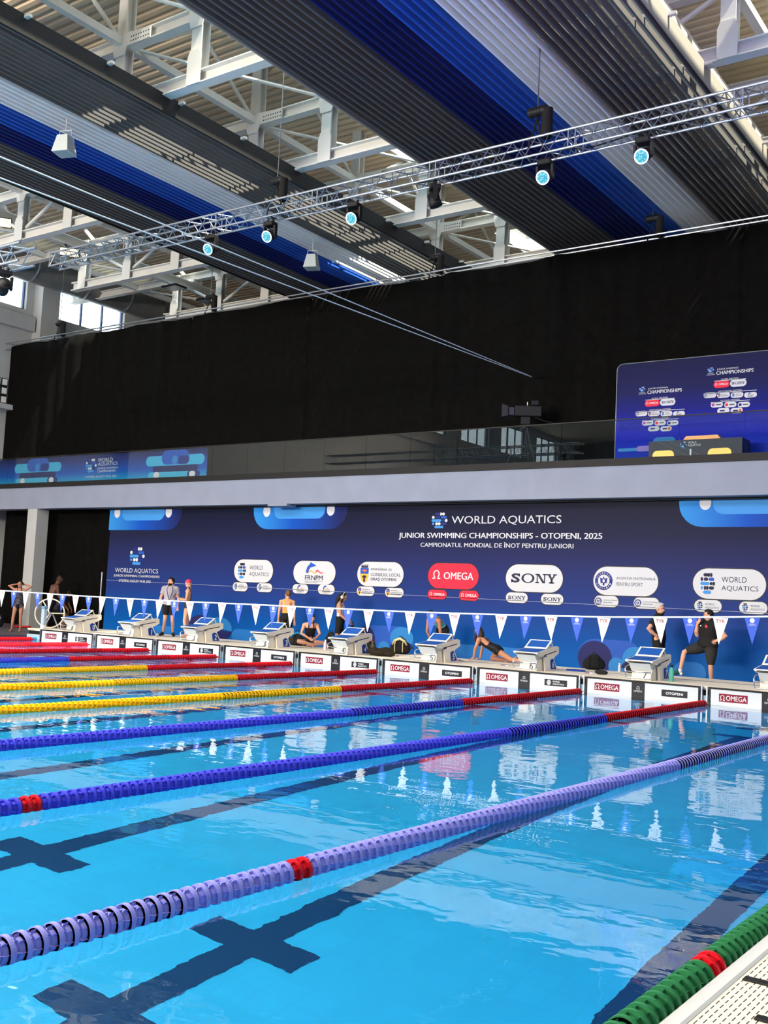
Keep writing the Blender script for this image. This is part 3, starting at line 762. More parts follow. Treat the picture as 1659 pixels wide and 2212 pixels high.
# ============================================================ BACKSTROKE FLAGS
flag_white = mat('flag_white', srgb(226, 232, 236), 0.7)
flag_blue = mat('flag_blue', srgb(62, 92, 196), 0.7)
ink_tyr = mat('print_brick_red', srgb(150, 60, 70), 0.6)
def flag_z(x): return float(np.interp(x, [-8, 5.07, 7.67, 9.42, 11.14, 12.88, 14.65, 16.43, 18.19, 19.96, 21.77, 27], [1.62, 1.46, 1.437, 1.433, 1.439, 1.454, 1.461, 1.474, 1.506, 1.553, 1.638, 1.95]))
t = thing('flag_line', 'line of white and blue backstroke pennants hung across the lanes before the blocks', 'flag line', (0, -5.0, 0))
xs = np.arange(-8, 27.01, 0.44)
g = M(); g.tube([(x, 0, flag_z(x)) for x in xs], 0.0135, n=6); o = g.build('rope', flag_white, t)
i = 0
x = 20.85 - 0.44 * 60
while x < 26:
    if x > -6.5:
        z = flag_z(x); white = i % 2 == 0; mt = flag_white if white else flag_blue
        g = M().use(mt); sw = 0.015 * math.sin(i * 1.7)
        top, bot = -0.012, -0.385
        for yy, fl in ((-0.0015, 1), (0.0015, 0)):
            vs = [(-0.108, yy, top), (0.108, yy, top), (0.055 + sw * 0.3, yy + sw * 0.3, (top + bot) / 2), (sw, yy + sw, bot), (-0.055 + sw * 0.3, yy + sw * 0.3, (top + bot) / 2)]
            g.add(vs, [(0, 4, 3, 2, 1) if fl else (0, 1, 2, 3, 4)])
        P = Print(g, lambda a, b, l: (a, -0.0025 - l, b))
        if white: P.text('TYR', -0.068, -0.085, 0.062, -0.032, ink_tyr, 0.001, off=0.018)
        else:
            P.disc(0, -0.052, 0.033, 0.033, ink_white, 0.001, n=12); P.text('WORLD', -0.035, -0.107, 0.035, -0.094, ink_white, 0.001); P.text('AQUATICS', -0.05, -0.124, 0.05, -0.110, ink_white, 0.001)
        o = g.build('white_pennant' if white else 'blue_pennant', None, t); o.location = (x, 0, z)
    x += 0.44; i += 1
# ============================================================ SPONSOR BACKDROP UNDER THE BALCONY
def gradient_mat(name, stops, axis, rough=0.5):
    """printed banner colour running along one object axis"""
    mt = bpy.data.materials.new(name); mt.use_nodes = True; nt = mt.node_tree; b = nt.nodes['Principled BSDF']
    b.inputs['Roughness'].default_value = rough; b.inputs['Specular IOR Level'].default_value = 0.08
    tc = nt.nodes.new('ShaderNodeTexCoord'); sx = nt.nodes.new('ShaderNodeSeparateXYZ'); mr = nt.nodes.new('ShaderNodeMapRange'); cr = nt.nodes.new('ShaderNodeValToRGB')
    lo, hi = stops[0][0], stops[-1][0]
    mr.inputs['From Min'].default_value = lo; mr.inputs['From Max'].default_value = hi
    for i, (p, c) in enumerate(stops):
        e = cr.color_ramp.elements[i] if i < 2 else cr.color_ramp.elements.new((p - lo) / (hi - lo))
        e.position = (p - lo) / (hi - lo); e.color = (*c, 1)
    nt.links.new(tc.outputs['Object'], sx.inputs[0]); nt.links.new(sx.outputs[axis], mr.inputs['Value'])
    nt.links.new(mr.outputs[0], cr.inputs[0]); nt.links.new(cr.outputs[0], b.inputs['Base Color'])
    MATS[name] = mt; return mt
BD = 4.0; BX0, BX1 = -2.08, 27.5; BTOP = 4.36
bd_mat = gradient_mat('backdrop_print_shaded', [(0.1, srgb(6, 96, 178)), (0.9, srgb(4, 76, 156)), (1.7, srgb(32, 56, 126)), (2.8, srgb(36, 42, 92)), (3.5, srgb(28, 31, 62)), (4.3, srgb(18, 22, 44))], 2)  # dark top of the printed gradient also stands in for shade under the balcony
p_navy = mat('print_navy', srgb(26, 30, 92)); p_mid = mat('print_mid_blue', srgb(34, 84, 180)); p_sky = mat('print_sky_blue', srgb(62, 142, 214)); p_deep = mat('print_deep_blue', srgb(20, 40, 122))
p_white = mat('print_off_white', srgb(206, 208, 214)); p_red = mat('print_crimson', srgb(224, 36, 66)); p_ink = mat('print_dark_ink', srgb(34, 34, 62)); p_grey = mat('print_grey', srgb(92, 94, 110))
p_gold = mat('print_yellow', srgb(236, 176, 60)); p_lteal = mat('print_light_blue', srgb(40, 126, 196)); p_orange = mat('print_orange', srgb(216, 100, 60)); p_lightband = mat('print_light_band', srgb(30, 112, 190))
bdt = thing('sponsor_backdrop', 'wide blue printed backdrop with sponsor logos on the wall behind the starting blocks', 'backdrop', (0, BD, 0))
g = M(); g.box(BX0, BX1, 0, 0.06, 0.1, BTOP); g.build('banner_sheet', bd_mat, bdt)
def px2(u, v): p = at(u, v, 1, BD); return float(p[0]), float(p[2])
def pxbox(u0, v0, u1, v1):
    x0 = px2(u0, (v0 + v1) / 2)[0]; x1 = px2(u1, (v0 + v1) / 2)[0]
    uc = (u0 + u1) / 2; z1 = px2(uc, v0)[1]; z0 = px2(uc, v1)[1]
    return x0, z0, x1, z1
def flatP(cx=0, cz=0, y=0.0): return lambda a, b, l: (a + cx, y - l, b + cz)
def serif_N(P, u0, v0, u1, v1, mt, l): 
    w = u1 - u0; h = v1 - v0; t = w * 0.17; s = h * 0.13
    P.poly([(u0 + w * .12, v0), (u0 + w * .12 + t * .55, v0), (u0 + w * .12 + t * .55, v1), (u0 + w * .12, v1)], mt, l)
    P.poly([(u1 - w * .12 - t * .55, v0), (u1 - w * .12, v0), (u1 - w * .12, v1), (u1 - w * .12 - t * .55, v1)], mt, l)
    P.poly([(u0 + w * .12, v1), (u0 + w * .12 + t * 1.3, v1), (u1 - w * .12, v0), (u1 - w * .12 - t * 1.3, v0)], mt, l * 1.05)
    P.poly([(u0, v0), (u0 + w * .34, v0), (u0 + w * .34, v0 + s), (u0, v0 + s)], mt, l); P.poly([(u0, v1 - s), (u0 + w * .25, v1 - s), (u0 + w * .25, v1), (u0, v1)], mt, l)
    P.poly([(u1 - w * .34, v1 - s), (u1, v1 - s), (u1, v1), (u1 - w * .34, v1)], mt, l)
def serif_Y(P, u0, v0, u1, v1, mt, l):
    w = u1 - u0; h = v1 - v0; t = w * 0.2; s = h * 0.13; c = (u0 + u1) / 2
    P.poly([(c - t / 2, v0), (c + t / 2, v0), (c + t / 2, v0 + h * .5), (c - t / 2, v0 + h * .5)], mt, l)
    P.poly([(u0 + w * .08, v1), (u0 + w * .08 + t * 1.2, v1), (c + t / 2, v0 + h * .42), (c - t / 2, v0 + h * .42)], mt, l * 1.05)
    P.poly([(u1 - w * .08 - t * .8, v1), (u1 - w * .08, v1), (c + t / 2, v0 + h * .42), (c - t * .2, v0 + h * .42)], mt, l * 1.1)
    P.poly([(c - w * .26, v0), (c + w * .26, v0), (c + w * .26, v0 + s), (c - w * .26, v0 + s)], mt, l)
    P.poly([(u0, v1 - s), (u0 + w * .42, v1 - s), (u0 + w * .42, v1), (u0, v1)], mt, l); P.poly([(u1 - w * .38, v1 - s), (u1, v1 - s), (u1, v1), (u1 - w * .38, v1)], mt, l)
def serif_S(P, u0, v0, u1, v1, mt, l):
    P.text('S', u0, v0, u1, v1, mt, l, off=0.03)
    w = u1 - u0; h = v1 - v0
    P.poly([(u1 - w * .14, v1 - h * .34), (u1, v1 - h * .34), (u1, v1), (u1 - w * .10, v1)], mt, l); P.poly([(u0, v0), (u0 + w * .10, v0), (u0 + w * .14, v0 + h * .34), (u0, v0 + h * .34)], mt, l)
def sony(P, u0, v0, u1, v1, mt, l=0.008):
    w = u1 - u0
    serif_S(P, u0, v0, u0 + w * .19, v1, mt, l)
    cx = u0 + w * .37; rx = w * .145; cz = (v0 + v1) / 2; rz = (v1 - v0) / 2 * 1.04
    n = 24
    for i in range(n):
        A = 2 * math.pi * i / n; B = 2 * math.pi * (i + 1) / n
        P.poly([(cx + rx * .66 * math.cos(A), cz + rz * .80 * math.sin(A)), (cx + rx * math.cos(A), cz + rz * math.sin(A)), (cx + rx * math.cos(B), cz + rz * math.sin(B)), (cx + rx * .66 * math.cos(B), cz + rz * .80 * math.sin(B))], mt, l)
    serif_N(P, u0 + w * .535, v0, u0 + w * .775, v1, mt, l); serif_Y(P, u0 + w * .775, v0, u1, v1, mt, l)
def logo_wa(P, w, h, k=1.0):
    P.emblem(-w * .40, -h * .36, -w * .19, h * .36, p_ink, p_mid, p_sky, p_ink)
    P.text('WORLD', -w * .10, h * .06, w * .24, h * .24, p_ink, off=-0.006); P.text('AQUATICS', -w * .10, -h * .24, w * .40, -h * .05, p_ink, off=-0.006)
def logo_frnpm(P, w, h):
    # a wolf-headed streamer in blue, yellow and red over the letters
    P.poly([(-w * .20, h * .02), (-w * .17, h * .24), (-w * .10, h * .40), (-w * .09, h * .46), (-w * .05, h * .40), (w * .0, h * .36), (w * .05, h * .28), (-w * .02, h * .26), (-w * .09, h * .22), (-w * .13, h * .10), (-w * .13, h * .0), (-w * .17, -h * .04)], p_mid, .008)
    def ribbon(a, b, mt):
        for i in range(8):
            t0 = i / 8; t1 = (i + 1) / 8
            f = lambda t: (a[0] + (b[0] - a[0]) * t, a[1] + (b[1] - a[1]) * t + h * .05 * math.sin(6.28 * t)); th = h * .035 * (1 - 0.5 * t0)
            q0, q1 = f(t0), f(t1); P.poly([(q0[0], q0[1] - th), (q1[0], q1[1] - th), (q1[0], q1[1] + th), (q0[0], q0[1] + th)], mt, .008)
    ribbon((-w * .13, h * .02), (w * .06, h * .03), p_gold); ribbon((w * .04, h * .04), (w * .21, h * .03), p_red)
    P.text('FRNPM', -w * .21, -h * .32, w * .21, -h * .12, p_ink, off=0.012)
    P.text('FEDERATIA ROMANA DE NATATIE', -w * .21, -h * .40, w * .21, -h * .365, p_grey); P.text('SI PENTATLON MODERN', -w * .21, -h * .46, w * .09, -h * .425, p_grey)
def logo_city(P, w, h):
    c = -w * .34
    P.poly([(c - w * .09, h * .24), (c + w * .09, h * .24), (c + w * .09, -h * .12), (c + w * .06, -h * .28), (c, -h * .38), (c - w * .06, -h * .28), (c - w * .09, -h * .12)], p_gold, .007)
    P.poly([(c - w * .09, h * .24), (c + w * .09, h * .24), (c + w * .09, h * .0), (c, h * .10 - h * .1), (c - w * .09, h * .0)], p_mid, .009)
    P.poly([(c - w * .06, h * .14), (c, h * .06), (c + w * .06, h * .14), (c, h * .19)], p_orange, .011); P.rrect(c - w * .02, -h * .34, c + w * .02, -h * .14, p_ink, lift=.010)
    P.disc(c, -h * .16, w * .05, h * .1, p_ink, .0095, 0, 180)
    for i in range(4): P.poly([(c - w * .075 + w * .04 * i, h * .26), (c - w * .045 + w * .04 * i, h * .26), (c - w * .045 + w * .04 * i, h * .38), (c - w * .075 + w * .04 * i, h * .38)], p_grey, .008)
    P.poly([(c - w * .075, h * .25), (c + w * .075, h * .25), (c + w * .075, h * .31), (c - w * .075, h * .31)], p_ink, .009)
    P.text('PRIMĂRIA ȘI', -w * .20, h * .12, w * .24, h * .27, p_ink); P.text('CONSILIUL LOCAL', -w * .20, -h * .08, w * .44, h * .05, p_ink); P.text('ORAȘ OTOPENI', -w * .20, -h * .30, w * .35, -h * .14, p_ink, off=0.015)
def logo_omega(P, w, h):
    P.omega(-w * .41, -h * .13, -w * .25, h * .22, ink_white); P.text('OMEGA', -w * .18, -h * .13, w * .40, h * .15, ink_white, off=0.012)
def logo_sony(P, w, h): sony(P, -w * .40, -h * .17, w * .40, h * .17, p_ink)
def logo_agency(P, w, h):
    c = -w * .335; r = h * .33
    P.disc(c, 0, r, r, p_deep, .007, n=28); P.ring(c, 0, r * .60, r * .66, p_white, .009); P.disc(c, 0, r * .60, r * .60, p_white, .0095)
    P.poly([(c - r * .42, r * .35), (c - r * .12, r * .2), (c, r * .5), (c + r * .12, r * .2), (c + r * .42, r * .35), (c + r * .34, -r * .3), (c + r * .12, -r * .2), (c + r * .1, -r * .5), (c - r * .1, -r * .5), (c - r * .12, -r * .2), (c - r * .34, -r * .3)], p_deep, .011)
    P.disc(c, 0, r * .14, r * .18, p_white, .013, n=10)
    for i, ch in enumerate('GUVERNUL'):
        a = R(155 - 130 * i / 7); P.text(ch, c + r * .82 * math.cos(a) - r * .075, r * .82 * math.sin(a) - r * .09, c + r * .82 * math.cos(a) + r * .075, r * .82 * math.sin(a) + r * .09, p_white, .010)
    for i, ch in enumerate('ROMÂNIEI'):
        a = R(205 + 130 * i / 7); P.text(ch, c + r * .82 * math.cos(a) - r * .07, r * .82 * math.sin(a) - r * .09, c + r * .82 * math.cos(a) + r * .07, r * .82 * math.sin(a) + r * .09, p_white, .010)
    P.text('AGENȚIA NAȚIONALĂ', -w * .14, h * .04, w * .46, h * .18, p_grey); P.text('PENTRU SPORT', -w * .14, -h * .16, w * .27, -h * .04, p_grey)
pills = [((506, 1209, 590, 1258), logo_wa, p_white, 'leftmost white oval logo with globe of pills and World Aquatics lettering'), ((634, 1212, 725, 1262), logo_frnpm, p_white, 'white oval logo reading FRNPM'), ((772, 1214, 872, 1267), logo_city, p_white, 'white oval logo with town coat of arms'),
         ((925, 1217, 1034, 1272), logo_omega, p_red, 'large red oval logo with omega sign'), ((1093, 1220, 1216, 1279), logo_sony, p_white, 'large white oval logo in slab serif letters'), ((1282, 1225, 1422, 1287), logo_agency, p_white, 'white oval logo with round government eagle seal'),
         ((1497, 1229, 1655, 1295), logo_wa, p_white, 'rightmost large white oval logo with globe of pills'),
         ((503, 1258, 535, 1277), logo_wa, p_white, None), ((555, 1260, 588, 1279), logo_wa, p_white, None), ((632, 1262, 666, 1282), logo_frnpm, p_white, None), ((687, 1263, 723, 1284), logo_frnpm, p_white, None),
         ((771, 1267, 809, 1287), logo_city, p_white, None), ((832, 1270, 872, 1290), logo_city, p_white, None), ((924, 1274, 965, 1294), logo_omega, p_red, None), ((992, 1276, 1034, 1297), logo_omega, p_red, None),
         ((1093, 1280, 1140, 1302), logo_sony, p_white, None), ((1169, 1283, 1217, 1306), logo_sony, p_white, None), ((1284, 1287, 1336, 1311), logo_agency, p_white, None), ((1369, 1291, 1424, 1315), logo_agency, p_white, None),
         ((1500, 1296, 1559, 1322), logo_wa, p_white, None), ((1597, 1300, 1658, 1326), logo_wa, p_white, None)]
for bx, fn, base, lb in pills:
    x0, z0, x1, z1 = pxbox(*bx); w_, h_ = x1 - x0, z1 - z0
    g = M(); P = Print(g, flatP()); P.rrect(-w_ / 2 - .02, -h_ / 2 - .02, w_ / 2 + .02, h_ / 2 + .02, ink_black, lift=0.002, n=8); P.rrect(-w_ / 2, -h_ / 2, w_ / 2, h_ / 2, base, lift=0.004, n=10)
    fn(P, w_, h_)
    o = g.build('sponsor_logo', None, bdt, loc=((x0 + x1) / 2, -0.002, (z0 + z1) / 2))
    if lb: o['label'] = lb
def bdtext(nm, items):
    g = M(); P = Print(g, flatP())
    for it in items:
        x0, z0, x1, z1 = pxbox(*it[1])
        if it[0] == '@': P.emblem(x0, z0, x1, z1, p_deep, p_mid, p_sky, p_white)
        else: P.text(it[0], x0, z0, x1, z1, p_white, off=it[2])
    return g.build(nm, None, bdt, loc=(0, -0.002, 0))
bdtext('headline_print', [('@', (932, 1107, 967, 1142)), ('WORLD AQUATICS', (976, 1114, 1213, 1134), 0.0), ('JUNIOR SWIMMING CHAMPIONSHIPS - OTOPENI, 2025', (862, 1151, 1301, 1167), 0.02), ('CAMPIONATUL MONDIAL DE ÎNOT PENTRU JUNIORI', (909, 1171, 1239, 1186), 0.008)])
bdtext('event_emblem_print', [('@', (280, 1182, 313, 1221)), ('WORLD AQUATICS', (249, 1228, 342, 1239), 0.0), ('JUNIOR SWIMMING CHAMPIONSHIPS', (246, 1242, 345, 1248.5), 0.01), ('OTOPENI, AUGUST 19-24, 2025', (257, 1252.5, 326, 1259), 0.005)])
grad_pill = gradient_mat('pill_print', [(0.0, srgb(52, 140, 214)), (1.6, srgb(20, 78, 180)), (3.4, srgb(30, 36, 88))], 0)
def top_shape(u0, u1, vb, dots, bar, round_left):
    x0, _ = px2(u0, vb); x1, zb = px2(u1, vb); L = x1 - x0; H = BTOP - zb; r = H * .85
    pts = [(0, H), (0, r if round_left else 0)]
    if round_left: pts = [(0, H)] + [(r - r * math.cos(R(a)), r - r * math.sin(R(a))) for a in range(0, 91, 15)]
    pts += [(L - r + r * math.sin(R(a)), r - r * math.cos(R(a))) for a in range(0, 91, 15)] + [(L, H)]
    g = M().use(grad_pill); P = Print(g, flatP()); P.poly(pts, grad_pill, .003)
    hb = H * .55; ba, bb = px2(bar[0], vb - 30)[0] - x0, px2(bar[1], vb - 30)[0] - x0; rr = hb * .7
    P.poly([(ba, H), (ba, H - hb + rr)] + [(ba + rr - rr * math.cos(R(a)), H - hb + rr - rr * math.sin(R(a))) for a in range(0, 91, 18)] + [(bb - rr + rr * math.sin(R(a)), H - hb + rr - rr * math.cos(R(a))) for a in range(0, 91, 18)] + [(bb, H)], p_sky, .005)
    for du, dv in dots:
        cx, cz = px2(du, dv); cx -= x0; cz -= zb; rz = H * .26; top = min(rz, H - cz)
        a = math.degrees(math.asin(max(-1, min(1, top / rz))))
        P.disc(cx, cz, H * .21, rz, p_white, .008, 180 - a, 360 + a)
    g.build('pill_print', None, bdt, loc=(x0, -0.002, zb))
top_shape(235, 391, 1145, ((254, 1107), (365, 1106)), (264, 356), False)
top_shape(546, 749, 1143, ((577, 1104), (715, 1101)), (592, 702), True)
top_shape(1466, 1730, 1138, ((1524, 1086),), (1540, 1720), True)
def bubbles(nm, items):
    g = M(); P = Print(g, flatP())
    for i, (k, u, v, ru, rv, mt, *a) in enumerate(items):
        x0, z0, x1, z1 = pxbox(u - ru, v - rv, u + ru, v + rv); z0 = max(z0, 0.12)
        if k == 'd':
            cz = (z0 + z1) / 2; P.disc((x0 + x1) / 2, cz, (x1 - x0) / 2, (z1 - z0) / 2, mt, .003 + .0016 * i, *(a if a else (0, 360)))
        else: P.rrect(x0, z0, x1, z1, mt, r=(a[0] if a else None), lift=.003 + .0016 * i)
    return g.build(nm, None, bdt, loc=(0, -0.002, 0))
bubbles('bubble_print', [('d', 430, 1350, 22, 22, p_navy), ('d', 474, 1358, 27, 25, p_lteal, -8, 172), ('d', 474, 1360, 27, 25, p_navy, 172, 352)])
bubbles('bubble_print', [('r', 352, 1372, 22, 20, p_lightband), ('r', 560, 1378, 60, 16, p_lightband)])
bubbles('bubble_print', [('r', 836, 1394, 58, 42, p_mid), ('d', 790, 1394, 20, 42, p_navy), ('d', 868, 1378, 25, 24, p_lteal), ('d', 868, 1400, 26, 15, p_navy, 0, 180), ('d', 829, 1399, 12.5, 14, p_lteal)])
bubbles('bubble_print', [('r', 1318, 1424, 70, 42, p_mid), ('d', 1285, 1422, 37, 38, p_navy), ('r', 1374, 1426, 30, 28, p_lteal), ('d', 1332, 1439, 17.5, 19, p_lteal), ('d', 1364, 1445, 22, 18, p_navy, 0, 180), ('r', 1490, 1456, 36, 26, p_lightband)])
bubbles('bubble_print', [('r', 1060, 1420, 130, 24, p_lightband, .2)])

g = M(); g.add([(BX0, -0.006, 1.924), (BX1, -0.006, 1.74), (BX1, -0.006, 1.752), (BX0, -0.006, 1.936)], [(0, 1, 2, 3)])
o = g.build('seam', mat('seam_pale', srgb(140, 146, 176)), bdt); o['label'] = 'pale seam line across the banner'
# ============================================================ BALCONY RAILING AND ITS PRINTED BANNER
rail = thing('glass_railing', 'frameless clear glass railing along the front of the balcony', 'railing', (0, 3.58, 5.31))
xp = [-7.75 + 1.5 * i - 1.5 * 2 + 0.24 for i in range(31)]
for a, b in zip(xp[:-1], xp[1:]):
    if a < XL or b > 33: continue
    g = M(); g.box(a + 0.006, b - 0.006, -0.008, 0.008, 0, 0.945); g.build('pane', glass, rail)
g = M(); g.box(XL, 33, -0.014, 0.014, 0.945, 0.968); g.build('top_cap', black_plastic, rail)
led = thing('printed_banner', 'blue event banner fixed inside the balcony glass at the left', 'banner', (0, 3.66, 5.31))
ban = gradient_mat('balcony_banner_print', [(0.0, srgb(30, 150, 206)), (0.3, srgb(30, 84, 176)), (0.75, srgb(44, 52, 116)), (0.95, srgb(34, 38, 84))], 2)
g = M(); g.box(XL + 0.05, 2.70, 0, 0.01, 0.0, 0.93); g.build('banner_sheet', ban, led)
def ledbox(u0, v0, u1, v1):
    q = lambda u, v: at(u, v, 1, 3.66)
    return float(q(u0, (v0 + v1) / 2)[0]), float(q((u0 + u1) / 2, v1)[2]) - 5.31, float(q(u1, (v0 + v1) / 2)[0]), float(q((u0 + u1) / 2, v0)[2]) - 5.31
p_cyan = mat('print_cyan', srgb(60, 168, 214))
for dx in (-315, 0):
    g = M(); P = Print(g, flatP())
    def rr(u0, v0, u1, v1, mt, l, off):
        x0, z0, x1, z1 = ledbox(u0, v0, u1, v1); s_ = -7.1 if dx else 0
        P.rrect(x0 + s_, max(z0, 0.01), x1 + s_, min(z1, 0.925), mt, lift=l)
    rr(330, 1004, 427, 1021, p_navy, .003, 0); rr(316, 983, 442, 1005, p_cyan, .005, 0); rr(350, 972, 409, 1003, p_mid, .007, 0); rr(386, 984, 409, 1002, p_deep, .009, 0); rr(372, 984, 384, 1003, p_lteal, .010, 0)
    rr(320, 1019, 410, 1036, p_cyan, .005, 0); rr(404, 1017, 432, 1033, p_deep, .006, 0); rr(332, 1020, 344, 1034, p_white, .012, 0); rr(409, 1017, 422, 1031, p_white, .012, 0)
    g.build('bubble_print', None, led)
g = M(); P = Print(g, flatP())
for it in [('@', (185, 991, 209, 1021)), ('WORLD', (212, 989, 244, 997.5), 0.0), ('AQUATICS', (212, 998, 254, 1006.5), 0.0), ('JUNIOR SWIMMING', (211, 1009, 255, 1014), 0.01), ('CHAMPIONSHIPS', (211, 1015, 250, 1020), 0.01), ('OTOPENI, AUGUST 19-24, 2025', (184, 1027, 252, 1032.5), 0.0)]:
    x0, z0, x1, z1 = ledbox(*it[1])
    if it[0] == '@': P.emblem(x0, z0, x1, z1, p_deep, p_mid, p_sky, p_white)
    else: P.text(it[0], x0, z0, x1, z1, p_white, off=it[2])
g.build('lettering', None, led)

# ============================================================ STAGE BACKDROP AND PODIUM ON THE BALCONY
SY = 4.62
st = thing('press_backdrop', 'dark blue award stage backdrop with sponsor logos on the balcony, at the right', 'backdrop', (0, SY, 5.14))
scr = gradient_mat('stage_print_lit', [(0.0, srgb(20, 66, 190)), (0.9, srgb(10, 26, 190)), (1.5, srgb(18, 24, 120)), (2.0, srgb(22, 26, 80)), (2.8, srgb(22, 24, 64))], 2)  # deeper blue low down includes violet-blue stage light painted into the print
g = M(); r = 0.14; x0, x1, zt = 15.98, 22.6, 2.73
pts = [(x0, 0), (x1, 0), (x1, zt)] + [(x0 + r - r * math.sin(R(a)), zt - r + r * math.cos(R(a))) for a in range(0, 91, 15)]
g.prism(pts, 0.0, 0.12, axis=1); g.build('panel', scr, st)
g = M(); g.tube([(x0 - 0.012, 0.0, 0), (x0 - 0.012, 0.0, zt - r)] + [(x0 + r - (r + .012) * math.sin(R(a)), 0.0, zt - r + (r + .012) * math.cos(R(a))) for a in range(90, -1, -15)] + [(x1, 0, zt + .012)], 0.012, n=6); g.build('edge_tube', alu, st)
def stbox(u0, v0, u1, v1):
    q = lambda u, v: at(u, v, 1, SY)
    return float(q(u0, (v0 + v1) / 2)[0]), float(q((u0 + u1) / 2, v1)[2]) - 5.14, float(q(u1, (v0 + v1) / 2)[0]), float(q((u0 + u1) / 2, v0)[2]) - 5.14
def logo_wall(dx, dz):
    g = M(); P = Print(g, flatP())
    def T(s, u0, v0, u1, v1, off=0.0):
        a, b, c, d = stbox(u0, v0, u1, v1); P.text(s, a + dx, b + dz, c + dx, d + dz, p_white, .004, off)
    def B(u0, v0, u1, v1, mt):
        a, b, c, d = stbox(u0, v0, u1, v1); P.rrect(a + dx, b + dz, c + dx, d + dz, mt, lift=.003); return (a + c) / 2 + dx, (b + d) / 2 + dz, c - a, d - b
    a, b, c, d = stbox(1381, 836, 1394, 846); P.emblem(a + dx, b + dz, c + dx, d + dz, p_mid, p_mid, p_sky, p_white, .004)
    T('WORLD', 1381, 847, 1393, 849.5); T('AQUATICS', 1379, 850, 1396, 852.5)
    T('JUNIOR SWIMMING', 1400, 836.5, 1443, 841); T('CHAMPIONSHIPS', 1399, 841, 1473, 848.5, .02)
    def line(u0, u1, v): 
        a, b, c, d = stbox(u0, v, u1, v + 1.2); P.poly([(a + dx, b + dz), (c + dx, b + dz), (c + dx, d + dz), (a + dx, d + dz)], p_white, .003)
    T('GLOBAL PARTNERS', 1408, 858, 1443, 861); line(1394, 1458, 861.5)
    x, z, w_, h_ = B(1393, 864, 1425, 878, p_red); Pq = Print(g, flatP(x, z)); logo_omega(Pq, w_, h_)
    x, z, w_, h_ = B(1426, 861, 1459, 876, p_white); Pq = Print(g, flatP(x, z)); logo_sony(Pq, w_, h_)
    T('INSTITUTIONAL PARTNERS', 1403, 883, 1449, 886); line(1373, 1479, 886.5)
    for i, fn in enumerate((logo_agency, logo_city, logo_wa, logo_frnpm)):
        x, z, w_, h_ = B(1373 + 27 * i, 888 + 0 * i, 1398.5 + 27 * i, 899, p_white); Pq = Print(g, flatP(x, z)); fn(Pq, w_, h_)
    T('NATIONAL PARTNERS', 1407, 902.5, 1445, 905.5); line(1387, 1466, 906)
    p_pink = mat('print_purple', srgb(170, 60, 170))
    for i in range(3):
        x, z, w_, h_ = B(1387 + 27 * i, 908, 1411.5 + 27 * i, 919, p_white); Pq = Print(g, flatP(x, z))
        Pq.disc(-w_ * .3, 0, h_ * .3, h_ * .3, (p_pink, p_red, p_deep)[i], .006, n=12); Pq.rrect(-w_ * .08, -h_ * .12, w_ * .36, h_ * .12, p_grey, lift=.006)
    for i in range(2):
        x, z, w_, h_ = B(1400 + 26.5 * i, 920.5, 1424.5 + 26.5 * i, 931.5, p_white); Pq = Print(g, flatP(x, z))
        Pq.rrect(-w_ * .3, -h_ * .14, w_ * .12, h_ * .14, p_deep, lift=.006); Pq.rrect(w_ * .2, -h_ * .3, w_ * .38, h_ * .3, (p_white, p_orange)[i], lift=.006, r=.01)
    g.build('logo_print', None, st, loc=(0, -0.002, 0))
logo_wall(0, 0); logo_wall(1.70, 0.335)
g = M(); P = Print(g, flatP())
for (u0, v0, u1, v1, mt, l) in ((1410, 944, 1460, 966, p_lteal, .003), (1375, 963, 1412, 975, mat('print_lilac', srgb(150, 130, 214)), .005), (1335, 968, 1390, 975, p_sky, .004)):
    a, b, c, d = stbox(u0, v0, u1, v1); P.rrect(a, max(b, 0.01), c, d, mt, lift=l)
g.build('bubble_print', None, st, loc=(0, -0.002, 0))
gold = mat('gold_print', srgb(214, 168, 92), 0.35, 0.3); gold2 = mat('bronze_print', srgb(224, 160, 110), 0.4, 0.2); podium_dark = mat('podium_dark', srgb(52, 54, 74), 0.45)
pd_ = thing('podium', 'dark winners podium with gold patterns and number 1, on the balcony before the stage backdrop', 'podium', (17.15, 3.85, 5.14))
g = M().use(podium_dark); g.box(0, 2.2, 0, 0.6, 0, 0.60); g.box(0.28, 1.95, 0, 0.6, 0.60, 0.72) if False else None
P = Print(g, flatP()); P.rrect(0.10, 0.10, 0.62, 0.37, gold, lift=.003, r=.11); P.rrect(1.42, 0.10, 1.96, 0.37, gold, lift=.003, r=.11); P.rrect(0.50, 0.10, 0.80, 0.2, gold, lift=.004); P.rrect(1.2, 0.10, 1.46, 0.2, gold, lift=.004)
P.text('1', 0.97, 0.20, 1.06, 0.38, ink_white, .004, .03); P.emblem(0.76, 0.40, 0.92, 0.56, p_deep, p_mid, p_lteal, p_white, .004); P.text('WORLD', 0.95, 0.505, 1.15, 0.555, ink_white, .004); P.text('AQUATICS', 0.95, 0.435, 1.25, 0.49, ink_white, .004)
g.build('front_block', None, pd_)
g = M().use(gold2); g.prism([(0.02, 0), (0.88, 0), (0.88, 0.05), (0.82, 0.12), (0.08, 0.12), (0.02, 0.05)], 0.1, 0.5, axis=1); o = g.build('top_step', None, pd_); o.location = (0.75, 0.1, 0.60); o['label'] = 'rounded bronze top step'

